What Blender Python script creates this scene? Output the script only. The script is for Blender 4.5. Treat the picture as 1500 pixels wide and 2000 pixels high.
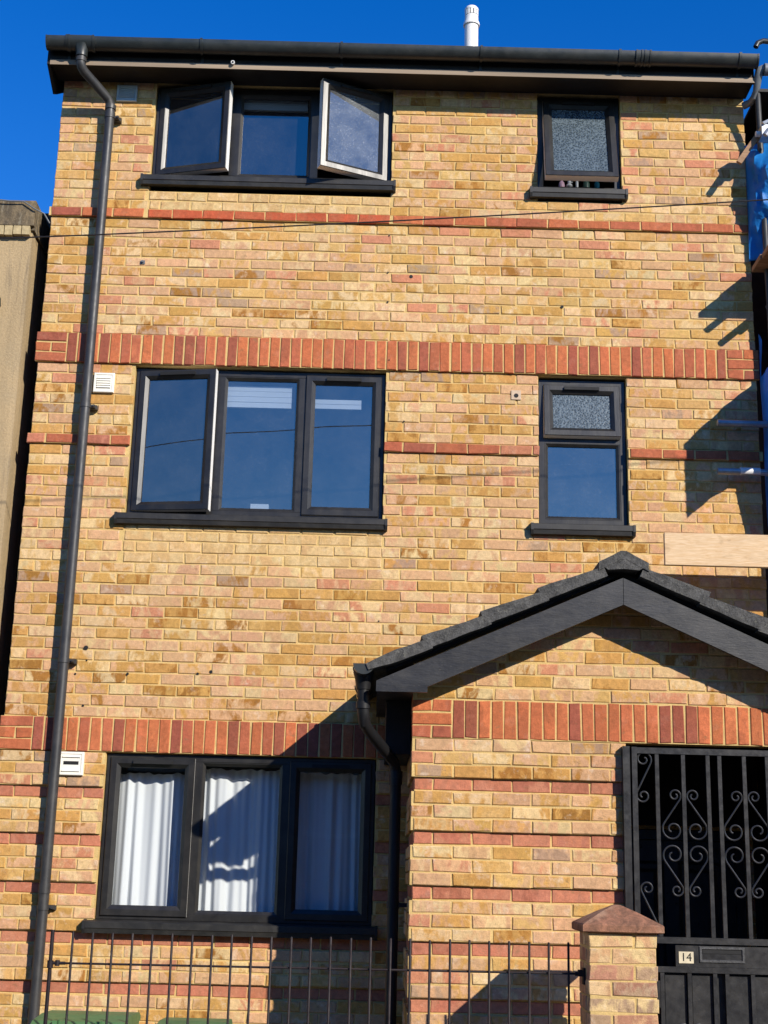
import bpy, bmesh, math, random
from math import sin, cos, tan, radians, pi, sqrt, atan2, asin, floor, ceil
from mathutils import Vector, Matrix
R = random.Random(7)
for o in list(bpy.data.objects): bpy.data.objects.remove(o)
scene = bpy.context.scene
C = scene.collection

# ------------------------------------------------------------------ camera
F_PX, CAM, YAW, PIT, ROL = 2697.98, Vector((2.4442, -9.145, 1.7403)), .0021, .26, -.0254
Rv = Vector((cos(YAW), -sin(YAW), 0))
Fv = Vector((sin(YAW)*cos(PIT), cos(YAW)*cos(PIT), sin(PIT)))
Uv = Rv.cross(Fv)
CR = Rv*cos(ROL) - Uv*sin(ROL)
CU = Rv*sin(ROL) + Uv*cos(ROL)
cam_d = bpy.data.cameras.new('camera'); cam = bpy.data.objects.new('camera', cam_d); C.objects.link(cam)
cam.matrix_world = Matrix(((CR.x, CU.x, -Fv.x, CAM.x), (CR.y, CU.y, -Fv.y, CAM.y), (CR.z, CU.z, -Fv.z, CAM.z), (0, 0, 0, 1)))
cam_d.sensor_fit = 'HORIZONTAL'; cam_d.sensor_width = 36; cam_d.lens = F_PX/1500*36
cam_d.clip_end = 3000; cam_d.clip_start = .1
scene.camera = cam

# ------------------------------------------------------------------ light
SUN = Vector((.77, -1.0, .655)).normalized()
W = bpy.data.worlds.new("World"); scene.world = W; W.use_nodes = True
nt = W.node_tree; bg = nt.nodes['Background']
sky = nt.nodes.new('ShaderNodeTexSky'); sky.sky_type = 'NISHITA'; sky.sun_disc = False
sky.sun_elevation = asin(SUN.z); sky.sun_rotation = atan2(SUN.x, SUN.y)
sky.altitude = 0; sky.air_density = 1.0; sky.dust_density = 0.0; sky.ozone_density = 3.0
hs = nt.nodes.new('ShaderNodeHueSaturation'); hs.inputs['Saturation'].default_value = 1.4; hs.inputs['Hue'].default_value = .518
nt.links.new(sky.outputs[0], hs.inputs['Color']); nt.links.new(hs.outputs[0], bg.inputs[0])
bg.inputs[1].default_value = .15
sd = bpy.data.lights.new('sun', 'SUN'); sd.energy = 5.0; sd.angle = radians(.55); sd.color = (1, .93, .82)
so = bpy.data.objects.new('sun', sd); C.objects.link(so); so.rotation_euler = (-SUN).to_track_quat('-Z', 'Y').to_euler(); so.location = (6, -12, 12)
vs = scene.view_settings; vs.view_transform = 'Standard'; vs.look = 'None'; vs.gamma = 1; vs.exposure = .37; vs.use_curve_mapping = False

# ------------------------------------------------------------------ helpers
def at(px, py, Y):
    u = (px-750)/F_PX; v = -(py-1000)/F_PX
    d = Fv + CR*u + CU*v
    return CAM + d*((Y-CAM.y)/d.y)
def pix(p):
    q = Vector(p)-CAM; d = q.dot(Fv)
    return 750+F_PX*q.dot(CR)/d, 1000-F_PX*q.dot(CU)/d, d
def caster(px, py, X):
    s = at(px, py, 0); d = (X-s.x)/.77
    return Vector((X, -d, s.z+.655*d))

class MB:
    def __init__(s): s.v = []; s.f = []; s.m = []; s.c = []; s.cols = None
    def add(s, vs, fs, mi=0, tone=None):
        n = len(s.v); s.v += [tuple(p) for p in vs]
        for f in fs: s.f.append(tuple(i+n for i in f)); s.m.append(mi)
        s.c += [tone]*len(vs)
    def box(s, x0, x1, y0, y1, z0, z1, mi=0, tone=None, M=None):
        vs = [Vector(p) for p in ((x0,y0,z0),(x1,y0,z0),(x1,y1,z0),(x0,y1,z0),(x0,y0,z1),(x1,y0,z1),(x1,y1,z1),(x0,y1,z1))]
        if M: vs = [M @ p for p in vs]
        s.add(vs, [(0,3,2,1),(4,5,6,7),(0,1,5,4),(1,2,6,5),(2,3,7,6),(3,0,4,7)], mi, tone)
    def tube(s, pts, r, n=10, caps=True, mi=0, rs=None):
        pts = [Vector(p) for p in pts]; k = len(pts); base = []
        t0 = (pts[1]-pts[0]).normalized()
        up = Vector((0,0,1)) if abs(t0.z) < .9 else Vector((0,1,0))
        a = t0.cross(up).normalized()
        vs = []
        for i, p in enumerate(pts):
            t = (pts[min(i+1,k-1)]-pts[max(i-1,0)]).normalized()
            a = (a - t*a.dot(t)).normalized(); b = t.cross(a)
            rr = rs[i] if rs else r
            for j in range(n):
                th = 2*pi*j/n; vs.append(p + a*(rr*cos(th)) + b*(rr*sin(th)))
        fs = []
        for i in range(k-1):
            for j in range(n):
                fs.append((i*n+j, i*n+(j+1)%n, (i+1)*n+(j+1)%n, (i+1)*n+j))
        if caps: fs.append(tuple(range(n-1,-1,-1))); fs.append(tuple((k-1)*n+j for j in range(n)))
        s.add(vs, fs, mi)
    def prism(s, poly, axis, a0, a1, mi=0, tone=None):
        """poly of 2-D points extruded along an axis: 'x' -> (y,z), 'y' -> (x,z), 'z' -> (x,y)"""
        n = len(poly)
        def P(p, a): return {'x': (a, p[0], p[1]), 'y': (p[0], a, p[1]), 'z': (p[0], p[1], a)}[axis]
        vs = [P(p, a0) for p in poly] + [P(p, a1) for p in poly]
        fs = [tuple(range(n)), tuple(range(2*n-1, n-1, -1))] + [(i, (i+1) % n, n+(i+1) % n, n+i) for i in range(n)]
        s.add(vs, fs, mi, tone)
    def ring(s, prof, x0, x1, z0, z1, M=None, mis=None, mi=0):
        """rectangular frame: prof is a list of (inset, y); consecutive rectangles are joined"""
        vs = []
        for t, y in prof:
            vs += [Vector((x0+t,y,z0+t)), Vector((x1-t,y,z0+t)), Vector((x1-t,y,z1-t)), Vector((x0+t,y,z1-t))]
        if M: vs = [M @ p for p in vs]
        for i in range(len(prof)-1):
            fs = [(i*4+j, i*4+(j+1) % 4, (i+1)*4+(j+1) % 4, (i+1)*4+j) for j in range(4)]
            sub = sorted(set(sum(fs, ()))); mp = {q: w for w, q in enumerate(sub)}
            s.add([vs[q] for q in sub], [tuple(mp[q] for q in f) for f in fs], mis[i] if mis else mi)
    def mesh(s, name, mats, smooth=False, fix=True):
        me = bpy.data.meshes.new(name); me.from_pydata(s.v, [], s.f)
        for m in (mats if isinstance(mats, (list, tuple)) else [mats]): me.materials.append(m)
        me.polygons.foreach_set('material_index', s.m)
        if any(c is not None for c in s.c):
            for k, nm in enumerate(('tone', 'tone_alt')):
                a = me.attributes.new(nm, 'FLOAT_COLOR', 'POINT')
                flat = []
                for c in s.c: flat += (list(c[k])+[1]) if c else [.4,.25,.12,1]
                a.data.foreach_set('color', flat)
        if fix:
            bm = bmesh.new(); bm.from_mesh(me); bmesh.ops.recalc_face_normals(bm, faces=bm.faces); bm.to_mesh(me); bm.free()
        if smooth:
            me.shade_smooth()
            me.set_sharp_from_angle(angle=radians(38))
        me.update(); return me
    def build(s, name, mats, parent=None, smooth=False, fix=True):
        return link(name, s.mesh(name, mats, smooth, fix), parent)
def link(name, me, parent=None, loc=None):
    o = bpy.data.objects.new(name, me); C.objects.link(o)
    if loc is not None: o.location = loc
    if parent is not None: adopt(o, parent)
    return o
def worldloc(o):
    p = Vector((0,0,0))
    while o is not None:
        p = p + o.location if o.parent is None else p + o.location + o.matrix_parent_inverse.translation; o = o.parent
    return p
def adopt(o, parent):
    w = worldloc(parent); o.parent = parent; o.matrix_parent_inverse = Matrix.Translation(-w)
def thing(name, label, cat, loc=(0,0,0), group=None):
    o = bpy.data.objects.new(name, None); C.objects.link(o); o.location = loc; o.empty_display_size = .1
    return tag(o, label, cat, group)
def tag(o, label, cat, group=None):
    o['label'] = label; o['category'] = cat
    if group: o['group'] = group
    return o
def struct(o): o['kind'] = 'structure'; return o
def stuff(o): o['kind'] = 'stuff'; return o

# ------------------------------------------------------------------ materials
class NT:
    def __init__(s, name):
        s.m = bpy.data.materials.new(name); s.m.use_nodes = True; s.t = s.m.node_tree; s.b = s.t.nodes['Principled BSDF']
        s.out = s.t.nodes['Material Output']
    def n(s, typ, ins=None, **kw):
        q = s.t.nodes.new(typ)
        for k, v in kw.items(): setattr(q, k, v)
        for k, v in (ins or {}).items():
            if isinstance(v, bpy.types.NodeSocket): s.t.links.new(v, q.inputs[k])
            else: q.inputs[k].default_value = v
        return q
    def l(s, a, b): s.t.links.new(a, b)
    def pos(s, scale=(1,1,1)):
        g = s.n('ShaderNodeNewGeometry'); m = s.n('ShaderNodeMapping', {'Vector': g.outputs['Position'], 'Scale': scale}); return m.outputs[0]
    def noise(s, vec, scale, detail=4, rough=.55, dist=0):
        return s.n('ShaderNodeTexNoise', {'Vector': vec, 'Scale': scale, 'Detail': detail, 'Roughness': rough, 'Distortion': dist}).outputs['Fac']
    def rng(s, v, a, b, c=0, d=1):
        return s.n('ShaderNodeMapRange', {'Value': v, 'From Min': a, 'From Max': b, 'To Min': c, 'To Max': d}).outputs[0]
    def mix(s, fac, a, b, blend='MIX'):
        q = s.n('ShaderNodeMix', data_type='RGBA', blend_type=blend)
        for k, v in ((0, fac), (6, a), (7, b)):
            if isinstance(v, bpy.types.NodeSocket): s.l(v, q.inputs[k])
            else: q.inputs[k].default_value = v if k == 0 else (tuple(v)+(1,) if len(v) == 3 else v)
        return q.outputs[2]
    def mul(s, col, f):
        q = s.n('ShaderNodeVectorMath', operation='SCALE'); s.l(col, q.inputs[0])
        if isinstance(f, bpy.types.NodeSocket): s.l(f, q.inputs['Scale'])
        else: q.inputs['Scale'].default_value = f
        return q.outputs[0]
    def bump(s, h, dist, strength=1):
        q = s.n('ShaderNodeBump', {'Height': h, 'Distance': dist, 'Strength': strength}); s.l(q.outputs[0], s.b.inputs['Normal'])
    def set(s, **kw):
        for k, v in kw.items():
            k = {'base': 'Base Color', 'rough': 'Roughness', 'spec': 'Specular IOR Level', 'metal': 'Metallic', 'coat': 'Coat Weight', 'trans': 'Transmission Weight'}[k]
            if isinstance(v, bpy.types.NodeSocket): s.l(v, s.b.inputs[k])
            else: s.b.inputs[k].default_value = (tuple(v)+(1,)) if isinstance(v, tuple) and len(v) == 3 else v
        return s
def simple(name, col, rough=.5, var=.15, scale=6, spec=.4, bump=0, bscale=60, stretch=(1,1,1), metal=0, dust=0):
    k = NT(name); p = k.pos(stretch)
    n1 = k.noise(p, scale, 5, .6); f = k.rng(n1, .25, .75, 1-var, 1+var)
    base = k.n('ShaderNodeRGB'); base.outputs[0].default_value = tuple(col)+(1,)
    col_ = k.mul(base.outputs[0], f)
    if dust:
        pd = k.pos(); d1 = k.rng(k.noise(pd, 7, 5, .7, .4), .42, .72, 0, dust); d2 = k.rng(k.noise(pd, 75, 4, .7), .63, .72, 0, dust*2.2)
        col_ = k.mix(k.n('ShaderNodeMath', {0: d1, 1: d2}, operation='ADD', use_clamp=True).outputs[0], col_, (.30, .27, .22))
    k.set(base=col_, rough=rough, spec=spec, metal=metal)
    k.l(k.rng(k.noise(p, scale*3.1, 3), .3, .7, max(0, rough-.06), min(1, rough+.08)), k.b.inputs['Roughness'])
    if bump: k.bump(k.noise(p, bscale, 4, .6), bump, .7)
    return k.m

def brick_mat():
    k = NT('brick_clay'); p = k.pos()
    a = k.n('ShaderNodeAttribute', attribute_name='tone').outputs['Color']; b = k.n('ShaderNodeAttribute', attribute_name='tone_alt').outputs['Color']
    ps = k.pos((1, 1, 1.7)); pv = k.pos((1, 1, .55))
    n1 = k.noise(pv, 11, 4, .62, .5)
    f1 = k.rng(n1, .46, .57)
    c1 = k.mix(f1, a, b)
    n2 = k.noise(p, 38, 4, .65); c2 = k.mul(c1, k.rng(n2, .25, .75, .76, 1.18))
    n3 = k.noise(p, 170, 3, .6); c3 = k.mul(c2, k.rng(n3, .3, .7, .88, 1.1))
    # soot specks and lime bloom
    n4 = k.noise(ps, 16, 5, .7, .3); sp = k.rng(n4, .61, .70); c4 = k.mix(k.n('ShaderNodeMath', {0: sp, 1: .6}, operation='MULTIPLY').outputs[0], c3, (.20, .125, .06))
    n5 = k.noise(p, 11, 5, .7); wb = k.rng(n5, .57, .70)
    gate_ = k.rng(k.n('ShaderNodeSeparateColor', {0: a}).outputs[1], .15, .26, .12, 1); wb = k.n('ShaderNodeMath', {0: wb, 1: gate_}, operation='MULTIPLY').outputs[0]; c5 = k.mix(k.n('ShaderNodeMath', {0: wb, 1: .5}, operation='MULTIPLY').outputs[0], c4, (.70, .57, .43))
    # broad weathering
    n6 = k.noise(k.pos((1, 1, .55)), .9, 4, .6); c6 = k.mul(c5, k.rng(n6, .3, .7, .93, 1.06))
    k.set(base=c6, rough=.9, spec=.15)
    hsum = k.n('ShaderNodeMath', {0: n2, 1: n3}, operation='ADD').outputs[0]
    k.bump(hsum, .0035, .8)
    return k.m
def mortar_mat(name, col):
    k = NT(name); p = k.pos()
    n1 = k.noise(p, 2.2, 4); n2 = k.noise(p, 130, 4, .7); n3 = k.noise(p, 14, 4, .6)
    c = k.n('ShaderNodeRGB'); c.outputs[0].default_value = tuple(col)+(1,)
    q = k.mul(c.outputs[0], k.rng(n1, .3, .7, .9, 1.08)); q = k.mul(q, k.rng(n2, .3, .7, .8, 1.12)); q = k.mul(q, k.rng(n3, .3, .7, .86, 1.08))
    k.set(base=q, rough=.95, spec=.1); k.bump(n2, .003, .8)
    return k.m
M_BRICK = brick_mat()
M_MORTAR = mortar_mat('mortar_buff', (.60, .42, .17))
M_MORTAR2 = mortar_mat('mortar_grey', (.42, .34, .22))
M_PVC = simple('dark_pvc', (.012, .0115, .011), .39, .25, 3, .5, .0006, 90, (1, 1, .12), dust=0.05)
M_GUT = simple('black_gutter_plastic', (.017, .021, .021), .40, .3, 5, .5, dust=0.06)
M_PIPE = simple('black_pipe_plastic', (.024, .024, .025), .5, .35, 5, .5, dust=0.08)
M_SILL = simple('dark_sill', (.011, .0108, .0105), .5, .25, 3, .45, dust=0.07)
M_WPVC = simple('white_pvc', (.72, .71, .68), .35, .06, 4, .5)
M_GPVC = simple('pale_grey_pvc', (.74, .73, .70), .3, .06, 4, .6)
M_VENT = simple('cream_vent_plastic', (.76, .73, .64), .45, .06, 9, .4)
M_GVENT = simple('grey_vent_plastic', (.38, .42, .42), .5, .1, 9, .4)
M_IRON = simple('black_gate_paint', (.018, .018, .019), .33, .35, 9, .5, .0008, 70, dust=0.06)
M_FENCE = simple('fence_black_paint', (.014, .009, .011), .6, .5, 12, .25, dust=0.05)
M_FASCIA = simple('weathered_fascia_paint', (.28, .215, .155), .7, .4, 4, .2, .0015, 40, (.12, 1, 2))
M_SOFFIT = simple('dark_soffit_fascia_shade', (.016, .013, .011), .6, .4, 3, .3)
M_BARGE = simple('black_stained_timber', (.0085, .0092, .0115), .45, .55, 7, .5, .0012, 60, (.5, .5, 2.2), dust=0.07)
M_DARK = simple('gap_shade_dark', (.05, .048, .045), .9, .1, 2, .1)
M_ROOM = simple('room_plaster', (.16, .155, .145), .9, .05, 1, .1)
M_LEAD = simple('galvanised_tube', (.34, .36, .38), .42, .3, 12, .5, metal=.55)
M_GREY = simple('grey_pipe', (.14, .15, .155), .4, .3, 8, .5)
M_BIN = simple('green_bin_plastic', (.065, .16, .06), .45, .2, 5, .45)
M_TIMBER = None
M_BLACK = simple('rubber_black', (.012, .012, .012), .7, .2, 8, .3)
M_TAN = None

def render_mat():
    k = NT('tan_render'); p = k.pos()
    n1 = k.noise(k.pos((3, 3, .35)), 2.2, 5, .6); n2 = k.noise(p, 60, 5, .7); n3 = k.noise(p, 1.6, 4)
    c = k.mix(k.rng(n1, .35, .7), (.46, .335, .185), (.34, .25, .14)); c = k.mix(k.rng(n3, .55, .75), c, (.33, .26, .16)); st = k.noise(k.pos((9, 9, .5)), 1.3, 5, .7, .3); c = k.mix(k.rng(st, .54, .68, 0, .7), c, (.17, .135, .09)); cr = k.noise(k.pos((1, 1, .8)), 2.6, 6, .75, 1.2); c = k.mix(k.rng(cr, .495, .505, 0, .0), c, (.1, .08, .06))
    c = k.mul(c, k.rng(n2, .3, .7, .85, 1.12)); k.set(base=c, rough=.95, spec=.1); k.bump(n2, .006, .8); return k.m
M_TAN = render_mat()
def cope_mat():
    k = NT('weathered_concrete'); p = k.pos()
    n1 = k.noise(k.pos((1, 1, .6)), 9, 6, .7, .4); n2 = k.noise(p, 55, 5, .7); n3 = k.noise(k.pos((4, 4, .7)), 3, 5)
    c = k.mix(k.rng(n1, .38, .62), (.24, .18, .105), (.10, .08, .055)); c = k.mix(k.rng(n3, .58, .7), c, (.36, .32, .23))
    c = k.mul(c, k.rng(n2, .3, .7, .75, 1.2)); k.set(base=c, rough=.95, spec=.1); k.bump(n2, .008, .9); return k.m
M_COPE = cope_mat()
def tile_mat():
    k = NT('grey_concrete_tile'); p = k.pos()
    n1 = k.noise(p, 14, 6, .7, .3); n2 = k.noise(p, 90, 5, .75); n3 = k.noise(p, 34, 4, .6)
    c = k.mix(k.rng(n1, .35, .65), (.050, .049, .046), (.115, .112, .105)); c = k.mix(k.rng(n3, .6, .75), c, (.16, .155, .13))
    c = k.mul(c, k.rng(n2, .3, .7, .6, 1.35)); k.set(base=c, rough=.9, spec=.2); k.bump(k.n('ShaderNodeMath', {0: n2, 1: n3}, operation='ADD').outputs[0], .008, 1); return k.m
M_TILE = tile_mat()
def capstone_mat():
    k = NT('red_capstone'); p = k.pos()
    n1 = k.noise(k.pos((1, 1, 1)), 16, 6, .75, .8); n2 = k.noise(p, 120, 5, .75); n3 = k.noise(p, 6, 4)
    c = k.mix(k.rng(n1, .35, .62), (.37, .175, .105), (.17, .09, .058)); c = k.mix(k.rng(n3, .52, .72), c, (.42, .27, .175))
    c = k.mul(c, k.rng(n2, .3, .7, .75, 1.2)); k.set(base=c, rough=.93, spec=.12); k.bump(n2, .006, .9); return k.m
M_CAP = capstone_mat()
def wood_mat(name, a, b, stretch):
    k = NT(name); p = k.pos(stretch)
    n0 = k.noise(p, 2.0, 4, .6, 1.5)
    w = k.noise(k.pos((stretch[0]*1.1, stretch[1], stretch[2]*2.2)), 5.0, 5, .65, 2.2); kn = k.noise(k.pos((2.2, 2, 5)), 2.4, 3, .5, 1.2)
    c = k.mix(k.rng(w, .38, .66), a, b); c = k.mix(k.rng(kn, .60, .74, 0, .6), c, tuple(x*.62 for x in b)); c = k.mul(c, k.rng(n0, .3, .7, .92, 1.06))
    n2 = k.noise(k.pos((stretch[0]*6, 30, 90)), 3, 4); c = k.mul(c, k.rng(n2, .3, .7, .93, 1.06))
    k.set(base=c, rough=.85, spec=.12); k.bump(n2, .001, .5); return k.m
M_TIMBER = wood_mat('raw_scaffold_timber', (.66, .49, .31), (.55, .36, .19), (.9, 3, 6))
M_BOARD = wood_mat('grimy_scaffold_board', (.36, .22, .13), (.24, .14, .08), (.7, 3, 8))

def glass_mat(name, refl, tint=(.8, .86, .9), dust=0, rough=.0):
    k = NT(name); t = k.t; t.nodes.remove(k.b)
    tr = k.n('ShaderNodeBsdfTransparent', {'Color': tint+(1,)})
    gl = k.n('ShaderNodeBsdfGlossy', {'Color': (1, .92, .80, 1), 'Roughness': rough})
    fa = k.n('ShaderNodeLayerWeight', {'Blend': .5}).outputs['Facing']
    fr = k.n('ShaderNodeMath', {0: fa, 1: 5.0}, operation='POWER').outputs[0]
    f = k.n('ShaderNodeMath', {0: fr, 1: refl}, operation='ADD', use_clamp=True).outputs[0]
    pp = k.pos(); bn = k.n('ShaderNodeBump', {'Height': k.noise(pp, 1.6, 1), 'Distance': .003, 'Strength': .5}); k.l(bn.outputs[0], gl.inputs['Normal'])
    mx = k.n('ShaderNodeMixShader'); k.l(f, mx.inputs[0]); k.l(tr.outputs[0], mx.inputs[1]); k.l(gl.outputs[0], mx.inputs[2])
    last = mx.outputs[0]
    if dust:
        d = k.n('ShaderNodeBsdfDiffuse', {'Color': (.55, .58, .6, 1)})
        n1 = k.noise(pp, 5, 5, .65); n2 = k.noise(pp, 120, 3, .6)
        fac = k.n('ShaderNodeMath', {0: k.rng(n1, .3, .75, .35*dust, 1.2*dust), 1: k.rng(n2, .55, .8, .6, 2.2)}, operation='MULTIPLY', use_clamp=True).outputs[0]
        m2 = k.n('ShaderNodeMixShader'); k.l(fac, m2.inputs[0]); k.l(last, m2.inputs[1]); k.l(d.outputs[0], m2.inputs[2]); last = m2.outputs[0]
    k.l(last, k.out.inputs[0]); return k.m
M_GLASS = glass_mat('window_glass', .25, (.62, .68, .74), dust=.05)
M_GLASS_DUSTY = glass_mat('dusty_window_glass', .26, dust=.32)
M_GLASS_CURT = glass_mat('ground_floor_glass', .045, (.93, .95, .96))
M_GLASS_SPOT = glass_mat('speckled_window_glass', .25, (.62, .68, .74), dust=.07)
def obscure_mat():
    k = NT('obscured_glass'); p = k.pos()
    v = k.n('ShaderNodeTexVoronoi', {'Vector': p, 'Scale': 75}).outputs['Distance']; n = k.noise(p, 95, 3, .7); n2 = k.noise(p, 1.7, 3)
    f = k.n('ShaderNodeMath', {0: v, 1: n}, operation='ADD').outputs[0]
    c = k.mix(k.rng(f, .55, 1.25), (.012, .024, .036), (.16, .205, .235)); c = k.mul(c, k.rng(n2, .3, .7, .8, 1.15))
    k.set(base=c, rough=.25, spec=.5); k.bump(f, .003, .35)
    tr = k.n('ShaderNodeBsdfTransparent', {'Color': (.8, .85, .88, 1)}); mx = k.n('ShaderNodeMixShader', {0: .30}); k.l(k.b.outputs[0], mx.inputs[1]); k.l(tr.outputs[0], mx.inputs[2]); k.l(mx.outputs[0], k.out.inputs[0])
    return k.m
M_OBSC = obscure_mat()
def cloth_mat():
    k = NT('white_net_curtain'); t = k.t; t.nodes.remove(k.b); p = k.pos()
    n = k.noise(k.pos((3, 1, .5)), 5, 3); c = k.mul(k.n('ShaderNodeRGB').outputs[0], 1)
    k.t.nodes[-1]
    d = k.n('ShaderNodeBsdfDiffuse', {'Color': (.80, .82, .83, 1)}); tl = k.n('ShaderNodeBsdfTranslucent', {'Color': (.80, .82, .83, 1)})
    mx = k.n('ShaderNodeMixShader', {0: .25}); k.l(d.outputs[0], mx.inputs[1]); k.l(tl.outputs[0], mx.inputs[2]); k.l(mx.outputs[0], k.out.inputs[0]); return k.m
M_CURT = cloth_mat()
def tarp_mat():
    k = NT('blue_sheeting'); p = k.pos(); n = k.noise(p, 3.5, 4); n2 = k.noise(p, 26, 4, .6)
    c = k.mix(k.rng(n, .3, .7), (.008, .15, .52), (.025, .28, .70)); k.set(base=c, rough=.45, spec=.3); k.bump(n2, .01, .6)
    tl = k.n('ShaderNodeBsdfTranslucent'); k.l(c, tl.inputs[0]); mx = k.n('ShaderNodeMixShader', {0: .36}); k.l(k.b.outputs[0], mx.inputs[1]); k.l(tl.outputs[0], mx.inputs[2]); k.l(mx.outputs[0], k.out.inputs[0])
    return k.m
M_TARP = tarp_mat()
def asphalt_mat():
    k = NT('asphalt'); p = k.pos(); n = k.noise(p, 60, 5, .7); n2 = k.noise(p, .8, 4)
    c = k.mix(k.rng(n, .3, .7), (.04, .04, .041), (.075, .074, .072)); c = k.mul(c, k.rng(n2, .3, .7, .85, 1.15)); k.set(base=c, rough=.9); k.bump(n, .006, .8); return k.m
M_ASPH = asphalt_mat()
M_PAVE = simple('concrete_paving', (.10, .097, .09), .9, .15, 4, .15, .004, 50)
M_GROUND = simple('ground_earth', (.07, .065, .055), .95, .2, .3, .1)
M_ROOF = simple('roof_concrete_tiles', (.09, .08, .075), .9, .3, 8, .15, .006, 30)
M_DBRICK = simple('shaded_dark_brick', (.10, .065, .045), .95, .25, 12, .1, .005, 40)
M_PLATE = simple('cream_number_plate', (.55, .48, .33), .5, .15, 30, .4)
M_INK = simple('black_ink', (.01, .01, .01), .5, .05, 5, .3)
M_BLIND = simple('white_blind_fabric', (.78, .79, .78), .6, .04, 6, .3)
M_PINK = simple('pink_plastic', (.75, .45, .55), .4, .05, 8, .4)
M_TEAL = simple('teal_plastic', (.10, .42, .36), .35, .08, 8, .4)
M_DGREEN = simple('dark_green_plastic', (.05, .10, .07), .4, .1, 8, .4)
M_WIRE = simple('cable_black', (.02, .018, .018), .5, .1, 8, .3)

# ------------------------------------------------------------------ tones (real albedo of the clay)
def jit(c, a=.08):
    f = 1+R.uniform(-a, a); return tuple(max(.01, x*f*(1+R.uniform(-a*.35, a*.35))) for x in c)
PINK, OCH, PALE, DOCH, SAL, GREYB = (.54,.315,.165), (.49,.268,.078), (.60,.42,.21), (.33,.15,.034), (.50,.215,.115), (.38,.245,.15)
YEL = (.54,.325,.115)
def tone_yellow(z):
    up = min(1, max(0, (z-3.2)/3.0))       # more straw yellow higher up, more pink and scorched lower down
    r = R.random(); q = R.random()
    if r < .48-.10*up: a = PINK; b = PINK if q < .25 else OCH if q < .55 else PALE if q < .8 else YEL if q < .93 else SAL
    elif r < .68: a = OCH if R.random() > .5*up else YEL; b = OCH if q < .3 else PINK if q < .5 else YEL if q < .72 else DOCH if q < .86-.1*up else PALE
    elif r < .84: a = PALE; b = PINK if q < .45 else OCH if q < .75 else YEL
    elif r < .93-.06*up: a = R.choice((PINK, OCH, PALE)); b = DOCH
    elif r < .965-.05*up: a = GREYB; b = R.choice((PINK, OCH, DOCH))
    else: a = SAL; b = R.choice((SAL, PINK, PALE))
    return jit(a, .1), jit(b, .1)
def tone_red(hot=.4):
    r = R.random()
    a = (.47,.140,.058) if r < hot else ((.41,.122,.060) if r < .8 else (.31,.092,.054))
    return jit(a, .12), jit(tuple(x*.9 for x in a), .08)
def tone_stripe():
    r = R.random(); a = (.45,.17,.095) if r < .6 else (.38,.135,.08)
    return jit(a, .1), jit((.42,.17,.10), .1)
def tone_patch(): return jit((.54,.345,.15), .07), jit((.60,.42,.20), .07)
def tone_patch_red(): return jit((.45,.095,.042), .06), jit((.43,.11,.05), .06)

# ------------------------------------------------------------------ brick shapes
MJ = .010     # mortar joint
def brick_geo(mb, x0, x1, z0, z1, y, tone, depth=.032, ax='y', j=1.0, off=(0,0,0)):
    """front-facing brick: bevelled, slightly irregular; ax 'x-' means the face looks to -x (x0..x1 is then y range, y is x)"""
    b = .004; e = .0034*j; yy = y + R.uniform(-.002, .002)*j
    q = lambda: R.uniform(-e, e)
    o = [(x0+q(), z0+q()), (x1+q(), z0+q()), (x1+q(), z1+q()), (x0+q(), z1+q())]
    t = R.uniform(-.0008, .0008)*j
    vs = []
    for (x, z), sx, sz in zip(o, (1,-1,-1,1), (1,1,-1,-1)): vs.append((x+sx*b, yy+t*sx+R.uniform(-.0006,.0006), z+sz*b))
    for x, z in o: vs.append((x, yy+b*.9, z))
    for x, z in o: vs.append((x, yy+depth, z))
    if ax == 'x-': vs = [(yv, xv, zv) for xv, yv, zv in vs]
    vs = [(a+off[0], b_+off[1], c+off[2]) for a, b_, c in vs]
    fs = [(0,1,2,3)]
    for k in range(4):
        n = (k+1) % 4; fs.append((4+k, 4+n, n, k)); fs.append((8+k, 8+n, 4+n, 4+k))
    mb.add(vs, fs, 0, tone)

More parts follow.
